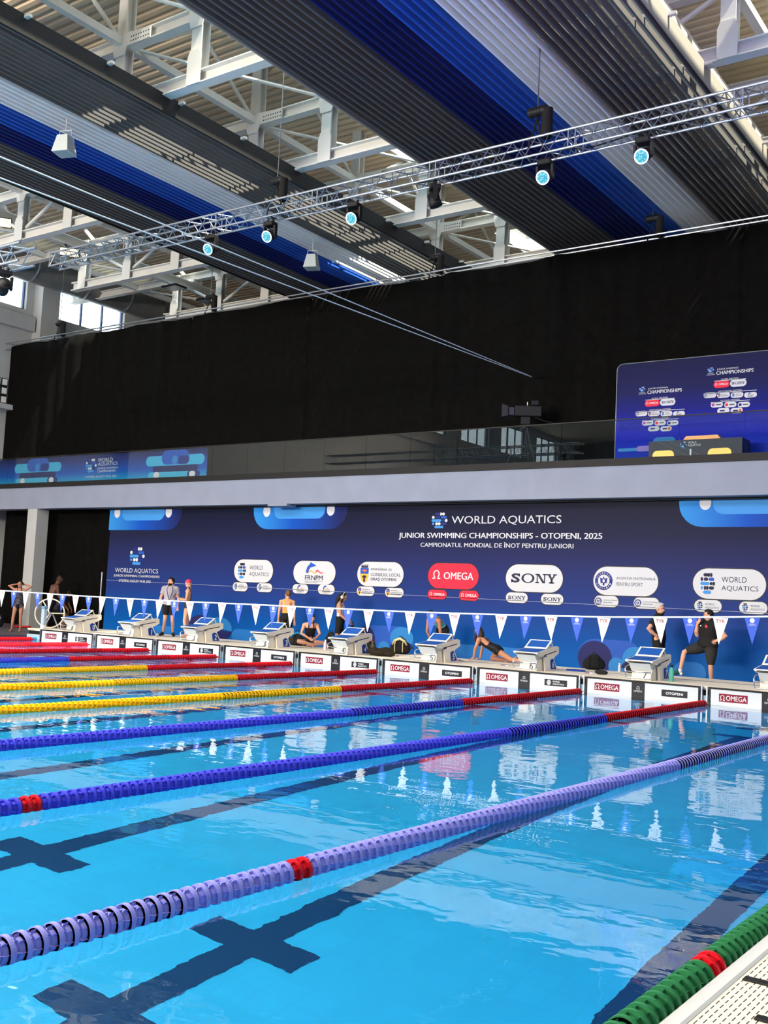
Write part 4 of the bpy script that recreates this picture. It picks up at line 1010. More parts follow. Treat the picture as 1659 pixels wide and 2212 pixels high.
# ============================================================ BLACK CURTAINS
def curtain(nm, label, x0, x1, z0, z1, y, folds, amp, seamat, seed, gather=None):
    rnd = random.Random(seed); n = int((x1 - x0) / 0.07); g = M(); g.smooth = True
    ph = [rnd.uniform(0, 6.28) for _ in range(6)]; fr = [rnd.uniform(2, 9) for _ in range(6)]; nz = 14
    vs = []
    for j in range(nz + 1):
        t = j / nz
        for i in range(n + 1):
            x = x0 + (x1 - x0) * i / n
            d = sum(math.sin(fr[k] * x + ph[k] + 0.25 * t * math.sin(k + x * .3)) for k in range(6)) / 3.2
            a = amp * (0.55 + 0.45 * math.sin(x * 0.35 + seed))
            zz = z0 + (z1 - z0) * t
            yy = y + a * d
            for s_ in seamat:
                if abs(x - s_) < 0.12: yy += 0.09 * (1 - abs(x - s_) / 0.12)
            if gather:
                gx, gz = gather; dx, dz = x - gx, zz - gz; rr = math.hypot(dx, dz) + .05
                yy -= 0.10 * math.exp(-rr * 1.2) * (1 + math.sin(9 * math.atan2(dz, dx)))
            vs.append((x, yy, zz + (0.03 * math.sin(x * 1.9) * (t if t > .9 else 0))))
    fs = [(j * (n + 1) + i, j * (n + 1) + i + 1, (j + 1) * (n + 1) + i + 1, (j + 1) * (n + 1) + i) for j in range(nz) for i in range(n)]
    g.add(vs, fs)
    t = thing(nm, label, 'curtain', ((x0 + x1) / 2, y, z0))
    for k, v in enumerate(g.v): g.v[k] = (v[0] - (x0 + x1) / 2, v[1] - y, v[2] - z0)
    o = g.build('cloth', black_cloth, t); md = o.modifiers.new('thick', 'SOLIDIFY'); md.thickness = 0.01
    return t
CT = 11.18
ct = curtain('black_curtain', 'huge black curtain hung across the hall above the balcony', -10.25, 33, 5.16, CT + 0.0, 5.2, 1, 0.07, (-5.0, -0.05, 5.3, 10.2, 13.75, 18.9), 3)
g = M()
for zz in (CT - 0.05, CT + 0.2):
    for yy in (0, 0.29): g.cyl((-10.9 - 11.37, yy, zz - 5.16), (33 - 11.37, yy, zz - 5.16), 0.025, n=6)
o = g.build('hanging_truss', alu, ct); o.location.y = 0.1
ct.children[0]
curtain('black_curtain', 'black curtain gathered to a pole beside the left end of the blue backdrop', -6.3, -2.05, 0.13, 4.7, 4.55, 1, 0.09, (), 11, gather=(-2.7, 2.0))
curtain('black_curtain', 'narrow black curtain to the left of the concrete column', -9.35, -6.5, 0.13, 4.7, 4.95, 1, 0.08, (), 17)
t = thing('curtain_pole', 'thin pale upright pole in front of the gathered black curtain, left of the backdrop', 'pole', (-2.62, 4.25, 0.1))
g = M(); g.cyl((0, 0, 0), (0, 0, 2.1), 0.03, n=8); g.build('tube', alu, t)
g = M(); g.cyl((0, 0, 0), (0, 0, 0.03), 0.16, n=14); g.build('base', black_plastic, t)
# ============================================================ LIGHTING TRUSS, MOVING HEADS, HOISTS, CABLES
def box_truss(nm, label, x0, x1, y, z, grp=None, half=0.172, seg=3.0):
    t = thing(nm, label, 'lighting truss', (x0, y, z), group=grp); L = x1 - x0; h = half
    for sy, sz in ((-1, -1), (1, -1), (1, 1), (-1, 1)):
        g = M(); g.cyl((0, sy * h, sz * h), (L, sy * h, sz * h), 0.025, n=8); g.build('chord', alu, t)
    pitch = 0.5
    for (a, b) in (((-1, -1), (-1, 1)), ((1, -1), (1, 1)), ((-1, 1), (1, 1)), ((-1, -1), (1, -1))):
        pts = []; x = 0.03; k = 0
        while x < L:
            c = a if k % 2 == 0 else b; pts.append((x, c[0] * h, c[1] * h)); x += pitch / 2; k += 1
        g = M(); g.tube(pts, 0.014, n=5); g.build('lacing', alu, t)
    x = 0.0
    while x <= L + 0.01:
        for dx in ((0.02,) if x == 0 else (-0.07, 0.07)):
            g = M(); g.tube([(x + dx, -h, -h), (x + dx, h, -h), (x + dx, h, h), (x + dx, -h, h)], 0.014, n=5, closed=True); g.build('end_frame', alu, t)
        x += seg
    g = M(); pts = [(xx, h * 0.4 * math.sin(xx * 1.3), -h + 0.05 + 0.03 * math.sin(xx * 4)) for xx in np.arange(L * .38, L, 0.25)]
    if len(pts) > 3 and L > 12: g.tube(pts, 0.014, n=5); o = g.build('cable_run', black_plastic, t); o['label'] = 'black power cable lying in the truss'
    return t
TY, TZ = -3.0, 10.19
box_truss('lighting_truss', 'long aluminium box truss crossing the hall under the striped ceiling, carrying cyan spotlights', 3.27, 33.3, TY, TZ)
box_truss('lighting_truss', 'end of a second aluminium box truss at the left edge of the photo', -2.0, 9.95, -8.5, 7.68)
lens_ring = mat('lens_ring', srgb(225, 240, 245), 0.3, emit=(0.7, 0.95, 1.0), strength=0.9)
def lens_mat():
    mt = bpy.data.materials.new('lens_cyan'); mt.use_nodes = True; nt = mt.node_tree; b = nt.nodes['Principled BSDF']
    tc = nt.nodes.new('ShaderNodeTexCoord'); vo = nt.nodes.new('ShaderNodeTexVoronoi'); vo.inputs['Scale'].default_value = 26
    cr = nt.nodes.new('ShaderNodeValToRGB'); cr.color_ramp.elements[0].position = 0.1; cr.color_ramp.elements[0].color = (0.5, 1.0, 1.0, 1); cr.color_ramp.elements[1].position = 0.6; cr.color_ramp.elements[1].color = (0.0, 0.42, 0.62, 1)
    nt.links.new(tc.outputs['Object'], vo.inputs['Vector']); nt.links.new(vo.outputs['Distance'], cr.inputs[0])
    nt.links.new(cr.outputs[0], b.inputs['Emission Color']); b.inputs['Emission Strength'].default_value = 1.0; b.inputs['Base Color'].default_value = (0.02, 0.1, 0.12, 1)
    return mt
lens_cyan = lens_mat()
def moving_head(x, y, z, aim, label, lit=True):
    t = thing('moving_head_light', label, 'stage light', (x, y, z), group='moving head lights on the truss')
    a = Vector(aim).normalized(); yaw = math.atan2(a.x, -a.y); t.rotation_euler.z = yaw
    pit = math.asin(max(-1, min(1, -a.z)))
    g = M(); g.rbox(-0.13, 0.13, -0.11, 0.11, -0.13, -0.03, 0.015); g.build('base', black_plastic, t)
    for sx in (-1, 1):
        g = M(); g.box(sx * 0.07 - 0.02, sx * 0.07 + 0.02, -0.02, 0.02, -0.03, 0.03); g.tube([(sx * 0.07, 0.03 * math.cos(q), 0.03 + 0.035 * math.sin(q)) for q in np.linspace(-2.6, 2.6, 9)], 0.008, n=5); g.build('clamp', black_plastic, t)
    for sx in (-1, 1):
        g = M(); g.prism([(-0.05, -0.13), (0.05, -0.13), (0.04, -0.36), (0.0, -0.39), (-0.04, -0.36)], sx * 0.150 - 0.02, sx * 0.150 + 0.02); g.build('yoke_arm', black_plastic, t)
    Rm_ = Matrix.Rotation(pit, 3, 'X')
    def tf(m_):
        m_.v = [tuple(Rm_ @ Vector(p) + Vector((0, 0, -0.33))) for p in m_.v]; return m_
    g = M(); g.smooth = True; g.lathe([(0.0, 0.17), (0.07, 0.16), (0.105, 0.10), (0.115, 0.0), (0.128, -0.06), (0.132, -0.12)], n=20, axis=1)
    for k in range(5): g.lathe([(0.118, 0.02 + 0.022 * k), (0.122, 0.026 + 0.022 * k), (0.118, 0.032 + 0.022 * k)], n=20, axis=1)
    h = tf(g).build('head', black_plastic, t)
    g = M(); g.lathe([(0.108, -0.121), (0.132, -0.121), (0.132, -0.127), (0.108, -0.127), (0.108, -0.121)], n=24, axis=1); tf(g).build('lens_ring', lens_ring if lit else black_plastic, h)
    g = M(); g.lathe([(0.0, -0.128), (0.06, -0.127), (0.108, -0.121)], n=24, axis=1); o = tf(g).build('lens', lens_cyan if lit else black_plastic, h)
    if lit: o['label'] = 'glowing cyan lens'
AIM = (0.05, -0.85, -0.5)
heads = [(455, 548, 'leftmost lit cyan spotlight hanging under the long truss'), (583, 505, 'lit cyan spotlight under the truss, second from left, below a black hoist'), (764, 485, 'lit cyan spotlight under the truss over the white stripe of the left panel'),
         (939, 420, 'unlit black spotlight under the truss, turned away'), (1177, 390, 'lit cyan spotlight under the truss below the big black hoist'), (1390, 326, 'rightmost lit cyan spotlight under the truss')]
for u, v, lb in heads:
    x = float(at(u, v, 1, TY)[0]); moving_head(x, TY, TZ - 0.22, AIM if 'unlit' not in lb else (0.25, 0.2, -0.95), lb, 'unlit' not in lb)
p = at(10, 575, 1, -8.5); moving_head(float(p[0]), -8.5, 7.68 - 0.19, (-0.9, 0.3, -0.4), 'unlit spotlight under the short truss at the left edge', False)

chain_steel = mat('chain_steel', srgb(120, 126, 132), 0.4, 0.8)
def hoist(x, y, zt, ztop, label, s=1.0):
    """motor and chain bag above a truss whose top is at zt; the chain climbs to ztop"""
    t = thing('chain_hoist', label, 'chain hoist', (x, y, zt), group='black chain hoists'); b = 0.62 * s
    g = M(); g.smooth = True; g.lathe([(0.0, -0.2 * s), (0.09 * s, -0.2 * s), (0.10 * s, -0.17 * s), (0.10 * s, 0.17 * s), (0.09 * s, 0.2 * s), (0.0, 0.2 * s)], (0, 0, b), n=14, axis=0)
    for k in range(4): g.lathe([(0.10 * s, -0.12 * s + 0.06 * k * s), (0.108 * s, -0.105 * s + 0.06 * k * s), (0.10 * s, -0.09 * s + 0.06 * k * s)], (0, 0, b), n=14, axis=0)
    g.build('motor', black_plastic, t)
    g = M(); g.smooth = True
    g.lathe([(0.0, -0.02), (0.09 * s, 0.0), (0.12 * s, 0.05), (0.115 * s, 0.3 * s), (0.11 * s, 0.58 * s), (0.12 * s, 0.6 * s), (0.10 * s, 0.6 * s)], (0.2 * s, 0.02, b - 0.58 * s), n=12, axis=2); o = g.build('chain_bag', mat('bag_canvas', (0.012, 0.011, 0.010), 0.85), t)
    g = M(); g.cyl((0, 0, b + 0.1 * s), (0, 0, ztop - zt), 0.012, n=5); g.build('chain', chain_steel, t)
    g = M(); g.tube([(-0.03, -0.15, 0.02), (0, 0, b - 0.12 * s), (0.02, 0.15, 0.02)], 0.022 * s, n=6); g.tube([(-0.06, -0.15, 0.0), (-0.1, -0.17, -0.3), (-0.06, 0.12, -0.31)], 0.02, n=6); g.build('sling', black_paint, t)
hoist(11.02, TY, TZ + 0.16, 14.0, 'black chain hoist on the long truss over the left panel', 0.85)
hoist(17.47, TY, TZ + 0.16, 14.0, 'large black chain hoist on the long truss before the big striped panel', 0.95)
for u, v, lb in ((127, 704, 'black chain hoist above the far left end of the curtain'), (452, 652, 'black chain hoist on the curtain top beside the metal duct'), (937, 578, 'black chain hoist on the curtain top in front of the roof gap'), (1408, 498, 'black chain hoist on the curtain top before the blue stripe of the big panel')):
    x = float(at(u, v, 1, 5.4)[0]); hoist(x, 5.45, CT + 0.14, 14.0, lb, 0.9)
E1 = at(1145, 812, 1, 4.95)
for k, (a, lb) in enumerate((((14.21, -12.0, 7.28), 'upper of two pale cables running lengthwise to the black curtain'), ((14.25, -12.0, 6.98), 'lower of two pale cables running lengthwise to the black curtain'))):
    e = Vector((float(E1[0]) + 0.04 * k, 4.98, float(E1[2]) - 0.03 * k)); a = Vector(a); b = a + (a - e) * 0.7
    t = thing('suspension_cable', lb, 'cable', e); g = M(); d = b - e; g.cyl((0, 0, 0), d, 0.011, n=6); g.build('wire', flag_white, t)
# hanging loudspeakers and floodlights
spk = mat('speaker_grey', srgb(196, 204, 202), 0.5)
for (u, v, lb) in ((140, 314, 'small pale tapered loudspeaker hanging below the left panel, at far left'), (674, 566, 'small pale tapered loudspeaker hanging below the left panel, near the curtain')):
    p = at(u, v, 2, 11.42); t = thing('hanging_loudspeaker', lb, 'loudspeaker', (float(p[0]), float(p[1]), 11.42), rz=R(20), group='hanging loudspeakers')
    g = M(); a, b, h = 0.13, 0.20, 0.2
    g.add([(-b, -b, -h), (b, -b, -h), (b, b, -h), (-b, b, -h), (-a, -a, h), (a, -a, h), (a, a, h), (-a, a, h)], [(0, 3, 2, 1), (4, 5, 6, 7), (0, 1, 5, 4), (1, 2, 6, 5), (2, 3, 7, 6), (3, 0, 4, 7)]); g.build('cabinet', spk, t)
    g = M(); g.add([(-b * .88, -b * .88, -h - .004), (b * .88, -b * .88, -h - .004), (b * .88, b * .88, -h - .004), (-b * .88, b * .88, -h - .004)], [(3, 2, 1, 0)]); g.build('grille', mat('grille_grey', srgb(150, 156, 156), 0.7), t)
    g = M(); g.tube([(-0.15, 0, 0.1), (-0.15, 0, 0.34), (0.15, 0, 0.34), (0.15, 0, 0.1)], 0.012, n=6); g.cyl((0, 0, 0.34), (0, 0, 0.66), 0.01, n=5); g.build('bracket', spk, t)
lamp_on = mat('floodlight_glow', (1, 0.9, 0.6), 0.4, emit=(1.0, 0.80, 0.34), strength=3.5)
lamp_off = mat('floodlight_glass', srgb(150, 160, 165), 0.2)
for (u, v, lb, on) in ((150, 545, 'glowing yellow floodlight on the beam above the left end of the long truss', True), (2, 480, 'glowing floodlight at the left edge under the roof', True), (376, 620, 'unlit floodlight under the left beam, before the duct end', False), (450, 648, 'unlit floodlight under the left beam, just above the curtain', False)):
    p = at(u, v, 0, -3.0); t = thing('floodlight', lb, 'floodlight', (-3.0, float(p[1]), float(p[2])), group='floodlights on the left beam')
    RL = Euler((R(20), 0, R(50))).to_matrix()
    if on:
        g = M(); g.rbox(-0.34, 0.34, -0.06, 0.06, -0.16, 0.16, 0.02); g.v = [tuple(RL @ Vector(q)) for q in g.v]; g.build('housing', black_plastic, t)
        g = M(); g.add([(-0.31, -0.064, -0.13), (0.31, -0.064, -0.13), (0.31, -0.064, 0.13), (-0.31, -0.064, 0.13)], [(0, 1, 2, 3)]); g.v = [tuple(RL @ Vector(q)) for q in g.v]; g.build('lamp_glass', lamp_on, t)
        g = M(); g.cyl((0, 0, 0.05), (-0.4, 0.1, 13.42 - float(p[2])), 0.05, n=8); g.build('bracket', black_plastic, t)
    else:
        g = M(); g.rbox(-0.4, 0.4, -0.3, 0.3, -0.05, 0.03, 0.02); g.build('housing', black_plastic, t)
        g = M(); g.add([(-0.36, -0.26, -0.052), (0.36, -0.26, -0.052), (0.36, 0.26, -0.052), (-0.36, 0.26, -0.052)], [(3, 2, 1, 0)]); g.build('lamp_glass', lamp_off, t)
        g = M(); g.box(-0.12, 0.12, -0.1, 0.1, 0.03, 0.14); g.cyl((0, 0, 0.1), (-0.4, 0, 13.42 - float(p[2])), 0.03, n=6); g.build('bracket', alu, t)
# spectator seats in the far left corner, on a ledge of the side wall
g = M().use(grey_plaster); g.box(XL, XL + 0.95, 3.0, 6.0, 8.55, 8.75); struct('gallery_ledge', g)
for r_i in range(3):
    for c_i in range(3):
        zz = 9.02 + 0.36 * r_i; yy = 4.55 + 0.33 * c_i
        t = thing('spectator_seat', 'black framed pale spectator seat at the far left edge, in the %s row' % ('lowest', 'middle', 'top')[r_i], 'seat', (-10.55 + 0.0 * r_i, yy, zz), group='spectator seats, %s row' % ('lowest', 'middle', 'top')[r_i])
        g = M(); g.box(-0.02, 0.03, -0.11, 0.11, -0.11, 0.13); g.build('backrest', white_plastic, t)
        g = M(); g.tube([(0.0, -0.13, -0.15), (0.0, -0.13, 0.15), (0.0, 0.13, 0.15), (0.0, 0.13, -0.15)], 0.022, n=5); g.box(-0.24, 0.0, -0.13, 0.13, -0.17, -0.13); g.build('frame', black_plastic, t)

# ============================================================ TELEVISION CAMERA ON THE BALCONY
cx = float(at(1135, 900, 1, 4.3)[0])
t = thing('broadcast_camera', 'black television camera on a tripod standing on the balcony behind the glass', 'camera', (cx, 4.3, 5.14), rz=R(-62))
g = M(); g.rbox(-0.13, 0.13, -0.28, 0.42, 1.50, 1.78, 0.02); g.build('body', black_plastic, t)
g = M(); g.rbox(-0.10, 0.10, -0.46, -0.28, 1.52, 1.74, 0.02); g.build('lens_barrel', mat('lens_housing', (0.03, 0.026, 0.05), 0.4), t)
g = M(); g.add([(sx * r, y, 1.63 + sz * r * .85) for y, r in ((-0.46, 0.15), (-0.62, 0.20)) for sx, sz in ((-1, -1), (1, -1), (1, 1), (-1, 1))], [(0, 1, 5, 4), (1, 2, 6, 5), (2, 3, 7, 6), (3, 0, 4, 7)]); g.build('lens_hood', mat('hood_dark', (0.04, 0.04, 0.045), 0.5), t)
g = M(); g.lathe([(0.0, -0.47), (0.09, -0.475), (0.12, -0.46)], (0, 0, 1.63), n=18, axis=1); g.build('front_glass', mat('lens_glass', (0.01, 0.02, 0.02), 0.08), t)
g = M(); g.rbox(-0.16, 0.10, 0.14, 0.34, 1.80, 1.93, 0.015); g.box(0.0, 0.04, 0.2, 0.26, 1.76, 1.81); g.build('viewfinder', black_plastic, t)
g = M(); g.box(-0.06, 0.05, 0.03, 0.05, 1.80, 1.89); g.build('white_card', white_plastic, t)
g = M(); g.tube([(0.06, 0.25, 1.48), (0.16, 0.55, 1.36), (0.16, 0.72, 1.34)], 0.014, n=6); g.build('pan_bar', black_plastic, t)
g = M(); g.rbox(-0.1, 0.1, -0.12, 0.14, 1.28, 1.50, 0.02); g.lathe([(0.11, 0), (0.11, 0.05), (0.07, 0.12)], (0, 0, 1.18), n=14); g.build('tripod_head', black_plastic, t)
for k in range(3):
    a = R(120 * k + 40); g = M(); e = (0.52 * math.cos(a), 0.52 * math.sin(a), 0.02)
    g.cyl((0.08 * math.cos(a), 0.08 * math.sin(a), 1.20), e, 0.035, 0.022, n=8); q = g.build('leg', black_plastic, t)
    g = M(); g.cyl((e[0], e[1], 0.0), (e[0], e[1], 0.07), 0.03, n=8); g.build('foot', mat('foot_pale', srgb(200, 195, 170), 0.6), q)
# ============================================================ PEOPLE
VOX = 0.0085
def remeshed(g, name, vox=VOX, smooth=4):
    me = g.mesh(name, None); o = bpy.data.objects.new(name, me); COL.objects.link(o)
    md = o.modifiers.new('r', 'REMESH'); md.mode = 'VOXEL'; md.voxel_size = vox
    sm = o.modifiers.new('s', 'SMOOTH'); sm.factor = 0.5; sm.iterations = smooth
    bpy.context.view_layer.update(); dg = bpy.context.evaluated_depsgraph_get()
    nm = bpy.data.meshes.new_from_object(o.evaluated_get(dg)); bpy.data.objects.remove(o); bpy.data.meshes.remove(me)
    nm.polygons.foreach_set('use_smooth', [True] * len(nm.polygons)); nm.name = name
    return nm
V = Vector
BASE = dict(P=(0, 0, .94), W=(0, 0, 1.10), C=(0, 0, 1.28), N=(0, .01, 1.46), H=(0, -.015, 1.60), face=(0, -1, 0), up=None,
            hL=(.09, 0, .92), kL=(.10, -.02, .50), aL=(.105, .02, .085), tL=(.12, -.15, .03),
            sL=(.175, .01, 1.40), eL=(.215, .03, 1.12), wL=(.225, -.03, .88), fL=(0.02, -.05, -1),
            hR=(-.09, 0, .92), kR=(-.10, -.02, .50), aR=(-.105, .02, .085), tR=(-.12, -.15, .03),
            sR=(-.175, .01, 1.40), eR=(-.215, .03, 1.12), wR=(-.225, -.03, .88), fR=(-0.02, -.05, -1))
skin_l = mat('skin_light', srgb(214, 160, 132), 0.5, noise=0.05, nscale=5); skin_t = mat('skin_tan', srgb(196, 138, 108), 0.5, noise=0.05, nscale=5); skin_d = mat('skin_dark', srgb(96, 62, 50), 0.5, noise=0.06, nscale=5); skin_m = mat('skin_medium', srgb(172, 122, 98), 0.5, noise=0.05, nscale=5)
hair_black = mat('hair_black', (0.012, 0.010, 0.009), 0.6); hair_brown = mat('hair_brown', srgb(58, 38, 30), 0.6); hair_grey = mat('hair_grey', srgb(190, 190, 192), 0.7); hair_fair = mat('hair_fair_brown', srgb(112, 78, 52), 0.6)
eye_dark = mat('eye_dark', (0.02, 0.015, 0.012), 0.3); lip = mat('lip', srgb(168, 92, 84), 0.5)
def person(label, loc, rz, J=None, skin=skin_t, scale=1.0, bulk=1.0, hair=None, hairmat=hair_black, clothes=(), beard=None):
    j = {k: v for k, v in BASE.items()}
    if J: j.update(J)
    j = {k: (V(v) if v is not None else None) for k, v in j.items()}
    t = thing('person', label, 'person', loc, rz=R(rz)); t.scale = (scale,) * 3
    g = M(); b = bulk
    hs = (j['hL'] - j['hR']).normalized(); ss = (j['sL'] - j['sR']).normalized()
    # torso loft
    ctr = [(-.07, .10, .085), (0.0, .158 * b, .112 * b), (.25, .148 * b, .105 * b), (.45, .128 * b, .092 * b), (.62, .142 * b, .102 * b), (.78, .16 * b, .112 * b), (.90, .165 * b, .095), (.965, .12, .075), (1.03, .058, .055)]
    keys = [(0, j['P']), (.42, j['W']), (.70, j['C']), (1.0, j['N'])]
    def sp(s):
        s_ = max(0, min(1, s))
        for (a, p), (c, q) in zip(keys[:-1], keys[1:]):
            if s_ <= c:
                u = (s_ - a) / (c - a); r = p.lerp(q, u); break
        if s < 0: r = j['P'] + (j['P'] - j['W']).normalized() * (-s * .55)
        if s > 1: r = j['N'] + (j['N'] - j['C']).normalized() * ((s - 1) * .5)
        return r
    vs = []; n = 18
    for s, wx, wy in ctr:
        c = sp(s); d = (sp(min(s + .05, 1.05)) - sp(max(s - .05, -.07))).normalized(); sd = hs.lerp(ss, max(0, min(1, s))); sd = (sd - d * sd.dot(d)).normalized(); fr = d.cross(sd)
        for i in range(n):
            a = 2 * math.pi * i / n; ca, sa = math.cos(a), math.sin(a); vs.append(c + sd * (wx * ca) + fr * (wy * sa))
    k = len(ctr)
    fs = [(r * n + i, r * n + (i + 1) % n, (r + 1) * n + (i + 1) % n, (r + 1) * n + i) for r in range(k - 1) for i in range(n)] + [tuple(range(n))[::-1], tuple(range((k - 1) * n, k * n))]
    g.add(vs, fs)
    bones = {'pelvis': (sp(-.05), sp(.33), .15), 'abdomen': (sp(.33), sp(.60), .13), 'chest': (sp(.60), sp(.98), .15)}
    # neck and head
    f = j['face'].normalized(); up = j['up']; up = V((0, 0, 1)) if up is None else up
    sd = f.cross(up).normalized() * -1; up = f.cross(sd).normalized() * 1
    if up.dot(V((0, 0, 1)) if j['up'] is None else j['up']) < 0: up = -up
    sd = up.cross(f).normalized()
    RH = Matrix((sd, -f, up)).transposed()      # head local: x side, -y face, z up
    Hc = j['H']; hp = lambda x, y, z: Hc + RH @ V((x, y, z))
    g.cyl(j['N'] + (j['C'] - j['N']).normalized() * .05, hp(0, .015, -.04), .06, .052, n=12)
    g.ell(hp(0, .012, .03), (.076, .094, .098), RH, 16, 12); g.ell(hp(0, -.02, -.045), (.058, .068, .07), RH, 14, 10)
    g.add([hp(-.012, -.082, .012), hp(.012, -.082, .012), hp(.018, -.088, -.032), hp(-.018, -.088, -.032), hp(0, -.114, -.026)], [(0, 1, 4), (1, 2, 4), (2, 3, 4), (3, 0, 4), (3, 2, 1, 0)])
    for s_ in (-1, 1): g.ell(hp(s_ * .078, .016, -.004), (.011, .02, .032), RH, 8, 6)
    g.ell(hp(0, -.082, -.062), (.024, .012, .008), RH, 8, 6); g.ell(hp(0, -.07, .035), (.055, .03, .012), RH, 10, 6)
    bones['neck'] = (j['N'], hp(0, .01, -.07), .055); bones['head'] = (hp(0, 0, -.08), hp(0, 0, .08), .09)
    for S in 'LR':
        s_ = 1 if S == 'L' else -1
        sh, el, wr = j['s' + S], j['e' + S], j['w' + S]
        g.ell(sh, (.062 * b, .06 * b, .058 * b), None, 12, 8)
        g.tube([sh, sh.lerp(el, .5), el, el.lerp(wr, .35), wr], [.052 * b, .047 * b, .037 * b, .038 * b, .026], n=12)
        g.tube([j['N'] + (sh - j['N']) * .15, sh], [.05, .055], n=10)
        bones['uarm' + S] = (sh, el, .05); bones['farm' + S] = (el, wr, .037)
        # hand: palm, four fingers of different length, thumb from the side of the palm
        hd = j['f' + S].normalized(); ad = (wr - el).normalized()
        side = hd.cross(V((0, -1, 0)) if abs(hd.y) < .85 else V((0, 0, 1))).normalized() * s_
        nrm = hd.cross(side).normalized()
        if 'n' + S in j and j['n' + S] is not None: nrm = (j['n' + S] - hd * j['n' + S].dot(hd)).normalized(); side = nrm.cross(hd).normalized() * s_
        RP = Matrix((side, nrm, hd)).transposed(); pc = wr + hd * .045
        g.tube([wr - ad * .02, wr + hd * .03], [.026, .028], n=8); g.ell(pc, (.040, .017, .055), RP, 10, 8)
        for q, (ox, ln) in enumerate(((-.029, .062), (-.010, .072), (.010, .077), (.029, .068))):
            p0 = pc + hd * .035 + side * ox; p1 = p0 + (hd + nrm * .18 + side * ox * 2).normalized() * ln * .6; p2 = p1 + (hd * .75 + nrm * .6).normalized() * ln * .5
            g.tube([p0, p1, p2], [.0105, .0098, .0085], n=6)
        p0 = pc + side * .032 - hd * .02; p1 = p0 + (side * .8 + hd * .6 + nrm * .25).normalized() * .035; p2 = p1 + (hd * .9 + side * .15 + nrm * .3).normalized() * .032
        g.tube([p0, p1, p2], [.0135, .0115, .009], n=6)
        bones['hand' + S] = (wr, wr + hd * .15, .04)
        hp_, kn, an, to = j['h' + S], j['k' + S], j['a' + S], j['t' + S]
        g.ell(hp_, (.088 * b, .095 * b, .09), None, 12, 8)
        m1 = kn.lerp(an, .3); bk = (an - kn).cross(hs).normalized()
        g.tube([hp_, hp_.lerp(kn, .45), kn.lerp(hp_, .12), kn, m1, kn.lerp(an, .65), an], [.085 * b, .074 * b, .056, .053, .053, .042, .033], n=14)
        ft = (to - an); fd = V((ft.x, ft.y, 0)); fd = fd.normalized() if fd.length > .02 else ft.normalized()
        g.tube([an, an.lerp(to, .45) + V((0, 0, .005)), to], [.036, .038, .024], n=10); g.ell(an - fd * .03 - V((0, 0, .045)) if ft.length > .1 and abs(fd.z) < .5 else an, (.03, .034, .034), None, 8, 6)
        for q in range(5):
            sdv = fd.cross(V((0, 0, 1))) * (-.034 + .017 * q); g.tube([an.lerp(to, .75) + sdv * .8, to + sdv + fd * (.022 - .004 * q * s_ * 0)], [.016, .010], n=6)
        bones['thigh' + S] = (hp_, kn, .07); bones['shin' + S] = (kn, an, .045); bones['foot' + S] = (an, to, .04)
    me = remeshed(g, 'body'); me.materials.clear(); me.materials.append(skin)
    body = bpy.data.objects.new('body', me); COL.objects.link(body); body.parent = t
    co = np.array([tuple(v.co) for v in me.vertices]); no = np.array([tuple(v.normal) for v in me.vertices]); fv = [tuple(p.vertices) for p in me.polygons]
    names = list(bones); D = []; T = []
    for nm in names:
        a, c, r = bones[nm]; a = np.array(a); d = np.array(c) - a; L2 = d @ d
        tt = np.clip(((co - a) @ d) / L2, -.3, 1.3); tc = np.clip(tt, 0, 1); D.append(np.linalg.norm(co - a - tc[:, None] * d, axis=1) / r); T.append(tt)
    D = np.array(D); T = np.array(T); idx = D.argmin(0); tv = T[idx, np.arange(len(co))]
    # torso-relative side and front coordinates
    dch = (sp(.98) - sp(.6)).normalized(); fr_ = np.array(dch.cross(ss)) ; sdc = (co - np.array(sp(.8))) @ np.array(ss); frc = (co - np.array(sp(.8))) @ fr_
    ttor = np.zeros(len(co))
    for nm, s0, s1 in (('pelvis', -.05, .33), ('abdomen', .33, .60), ('chest', .60, .98)):
        q = names.index(nm); ttor = np.where(idx == q, s0 + (s1 - s0) * tv, ttor)
    istor = np.isin(idx, [names.index(x) for x in ('pelvis', 'abdomen', 'chest')])
    for c in [dict(c0, where=w0) for c0 in clothes for w0 in (c0['where'] if isinstance(c0['where'], list) else [c0['where']])]:
        keep = c['where'](names, idx, tv, ttor, istor, sdc, frc, co)
        ids = {}; m2 = M(); m2.smooth = True; fl = [f_ for f_ in fv if all(keep[i] for i in f_)]
        for f_ in fl:
            for i in f_:
                if i not in ids: ids[i] = len(ids)
        if not ids: continue
        arr = np.array(list(ids)); off = c.get('off', .006)
        pts = co[arr] + no[arr] * off
        if c.get('drape'):
            pts[:, 2] = pts[:, 2]
        m2.add(pts, [[ids[i] for i in f_] for f_ in fl]); o = m2.build(c['name'], c['mat'], t)
        if c.get('label'): o['label'] = c['label']
        if c.get('loose'):
            sm = o.modifiers.new('s', 'SMOOTH'); sm.factor = .5; sm.iterations = c['loose']
        md = o.modifiers.new('t', 'SOLIDIFY'); md.thickness = off * .9; md.offset = -1
    # face
    for s_ in (-1, 1):
        g = M(); g.ell(hp(s_ * .032, -.083, .012), (.0125, .006, .0055), RH, 8, 6); g.build('eye', eye_dark, t)
        g = M(); g.ell(hp(s_ * .034, -.086, .032), (.02, .006, .004), RH, 8, 6); g.build('eyebrow', hairmat, t)
    g = M(); g.ell(hp(0, -.094, -.062), (.02, .006, .006), RH, 8, 6); g.build('mouth', lip, t)
